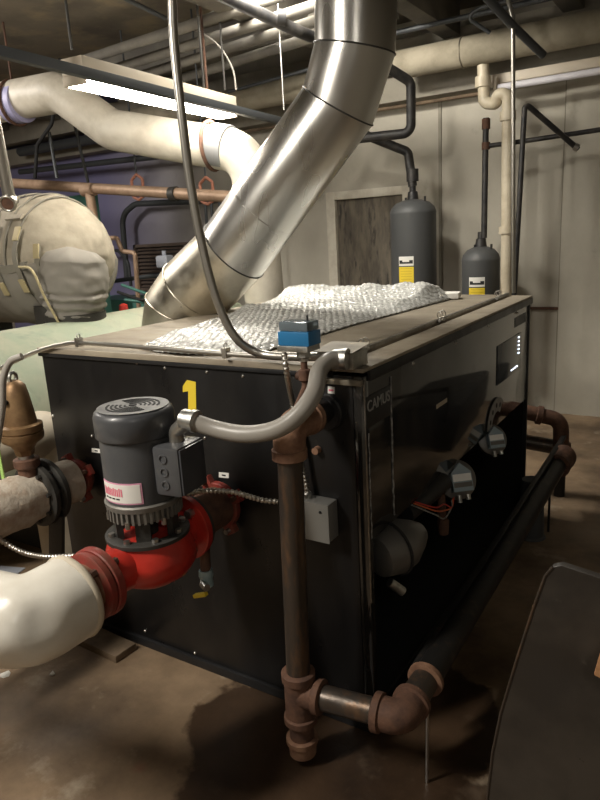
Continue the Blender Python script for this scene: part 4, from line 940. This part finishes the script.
# flap over the horizontal seam
mb = MB(); Rr = []
for k in range(24):
    x = -3.3+k*(1.02/23); r = rx(x)+.012; z = jz-.035-.01*math.sin(k); y = jy-math.sqrt(r*r-(z-jz)**2)
    x += JX; Rr.append([V(x, y-.012, z-.022), V(x, y-.016, z+.022), V(x, y+.006, z+.024), V(x, y+.006, z-.024)])
mb.rings(Rr).build('flap_seam', M['strap'], jk)
for xk in (-2.66, -2.46, -2.32, -2.22):
    mb = MB(); R = []; rr = rx(xk)+.014
    a0_, a1_ = (math.radians(150), math.radians(207)) if xk < -2.25 else (math.radians(165), math.radians(215))
    for k in range(14):
        a = a0_+(a1_-a0_)*k/13; e = V(0, math.cos(a), math.sin(a)); t = V(1, 0, 0); c = V(xk+JX+.006*math.sin(k*.8), jy, jz)+e*(rr+.004+.012*math.sin(PI*k/13))
        R.append([c-t*.019, c+t*.019, c+t*.019+e*.006, c-t*.019+e*.006])
    st = mb.rings(R).build('strap', M['strap'], jk)
    for a in (a0_+.1, a1_-.08):
        e = V(0, math.cos(a), math.sin(a)); tt = V(0, -math.sin(a), math.cos(a)); c = V(xk+JX, jy, jz)+e*(rr+.017)
        MB().obox(c, (.023, 0, 0), tt*.04, e*.005, bev=.002).build('buckle_tab', M['strap_gold'], st)
MB().obox(V(-2.6, jy-.29, jz+.24), (.07, 0, 0), (0, .012, .012), (0, -.004, .004)).build('patch', M['canvas'], jk)
MB().tube(catmull((V(-2.5, jy-.38, jz-.03), V(-2.38, jy-.39, jz-.05), V(-2.33, jy-.37, jz-.2), V(-2.3, jy-.33, jz-.34))), .007, n=8).build('draw_cord', M['strap_gold'], jk)
# support of the jacketed machine (its shaft stands on a frame left, out of frame)
MB().box((-3.7, jy-.2, 0), (-3.5, jy+.2, 1.25)).build('machine_frame', M['iron_dark'], jk)

# open conduit end hanging at the far left
oc = thing('open_conduit_end', V((-1.966, 0.400, 1.742)), 'open ended metal tube hanging down at the far left in front of the beige jacket', 'tube')
a_, b_ = V((-1.849, 0.300, 2.056)), V((-1.896, 0.350, 1.711)); a_ = b_+(a_-b_)*((3.1-b_.z)/(a_.z-b_.z))
MB().tube([a_, b_-(b_-a_).normalized()*.02], .026, n=18).build('tube', M['conduit'], oc)
ed = V(.45, -.75, -.35).normalized(); e0 = b_-(b_-a_).normalized()*.02-ed*.02
MB().lathe(e0, ed, ((-.02, .02), (0, .032), (.045, .037), (.05, .035)), n=28).torus(e0+ed*.05, ed, .032, .006, n=28).build('end_fitting', M['conduit'], oc)
MB().cyl(e0+ed*.0502, e0+ed*.0512, .029, n=24).build('tube_bore', M['cast_rust'], oc)
tag(MB().lathe(V((-4.316, 1.900, 2.198)), (.9, .4, .1), ((-.12, .05), (-.1, .13), (0, .17), (.1, .15), (.16, .08), (.18, .01)), n=32).build('round_pipe_cap', mat('grey_cap', (.3, .29, .28), .6)), 'rounded grey pipe end at the left edge above the jacket', 'pipe')

# floor bits
for p, s_, lb_ in (((-1.170, -0.295, 0.000), .012, 'small white chip on the floor below the white elbow'), ((-1.328, -0.385, 0.000), .02, 'pale debris at the left frame edge under the white elbow')):
    p = V(p); mb = MB().lathe(p, (0, 0, 1), ((0, s_), (.006, s_*.8), (.01, s_*.2)), n=7); mb.noise(.006, 60)
    for w_ in mb.bm.verts: w_.co.z = max(w_.co.z, .001)
    tag(mb.build('plaster_chip', M['white']), lb_, 'debris')
tag(MB().box(V(-1.42, -.13, 0), V(-1.0, -.03, .03), rz=-.05, bev=.004).build('wood_plank', M['plank']), 'short plank on the floor at the left front corner of the boiler', 'plank')
tag(MB().box(V((-2.058, 0.133, 0.000))+V(-.06, -.03, 0), V((-2.058, 0.133, 0.000))+V(.08, .03, .004), rz=.3).build('plastic_scrap', M['lite']), 'clear plastic scrap on the floor at the left frame edge', 'debris')

# ------------------------------------------------------------------ lights and camera
def area(name, loc, target, size, energy, col):
    l = bpy.data.lights.new(name, 'AREA'); l.shape = 'RECTANGLE'; l.size, l.size_y = size; l.energy = energy; l.color = col
    o = bpy.data.objects.new(name, l); COL.objects.link(o); o.location = loc
    o.rotation_euler = (V(target)-V(loc)).to_track_quat('-Z', 'Y').to_euler(); return o
area('ceiling_light_near', (-1.3, -1.9, 2.95), (-.7, -.3, .3), (.2, 1.3), 90, (1.0, .94, .84))
area('ceiling_light_left', (-4.5, .4, 2.9), (-4.2, 1.2, 0), (.15, 1.3), 50, (1.0, .94, .86))
area('ceiling_light_far', (-1.6, 1.9, 3.0), (-.7, 3.0, .5), (1.0, .2), 60, (1.0, .95, .85))
area('ceiling_light_right', (1.6, -2.6, 2.95), (.2, 0, .4), (.2, 1.3), 16, (1.0, .94, .84))  # weak fill added to brighten the sheet, riser and burners
wd = bpy.data.worlds.new('world'); scene.world = wd; wd.use_nodes = True
wd.node_tree.nodes['Background'].inputs[0].default_value = (.8, .8, .85, 1); wd.node_tree.nodes['Background'].inputs[1].default_value = .02

cam = bpy.data.cameras.new('camera'); co = bpy.data.objects.new('camera', cam); COL.objects.link(co)
cam.sensor_fit = 'VERTICAL'; cam.sensor_height = 24; cam.lens = 663.9/800*24; cam.clip_start = .02
Rm = Matrix(((0.84616232, -0.08291728, 0.52643524), (0.52992189, 0.23563705, -0.81465206), (-0.05649891, 0.96829743, 0.24332688)))
co.matrix_world = Matrix.Translation((.80566, -1.56881, 1.52243)) @ Rm.to_4x4()
scene.camera = co
vs = scene.view_settings; vs.view_transform = 'Standard'; vs.look = 'None'; vs.exposure = 0.6; vs.gamma = 1; vs.use_curve_mapping = False
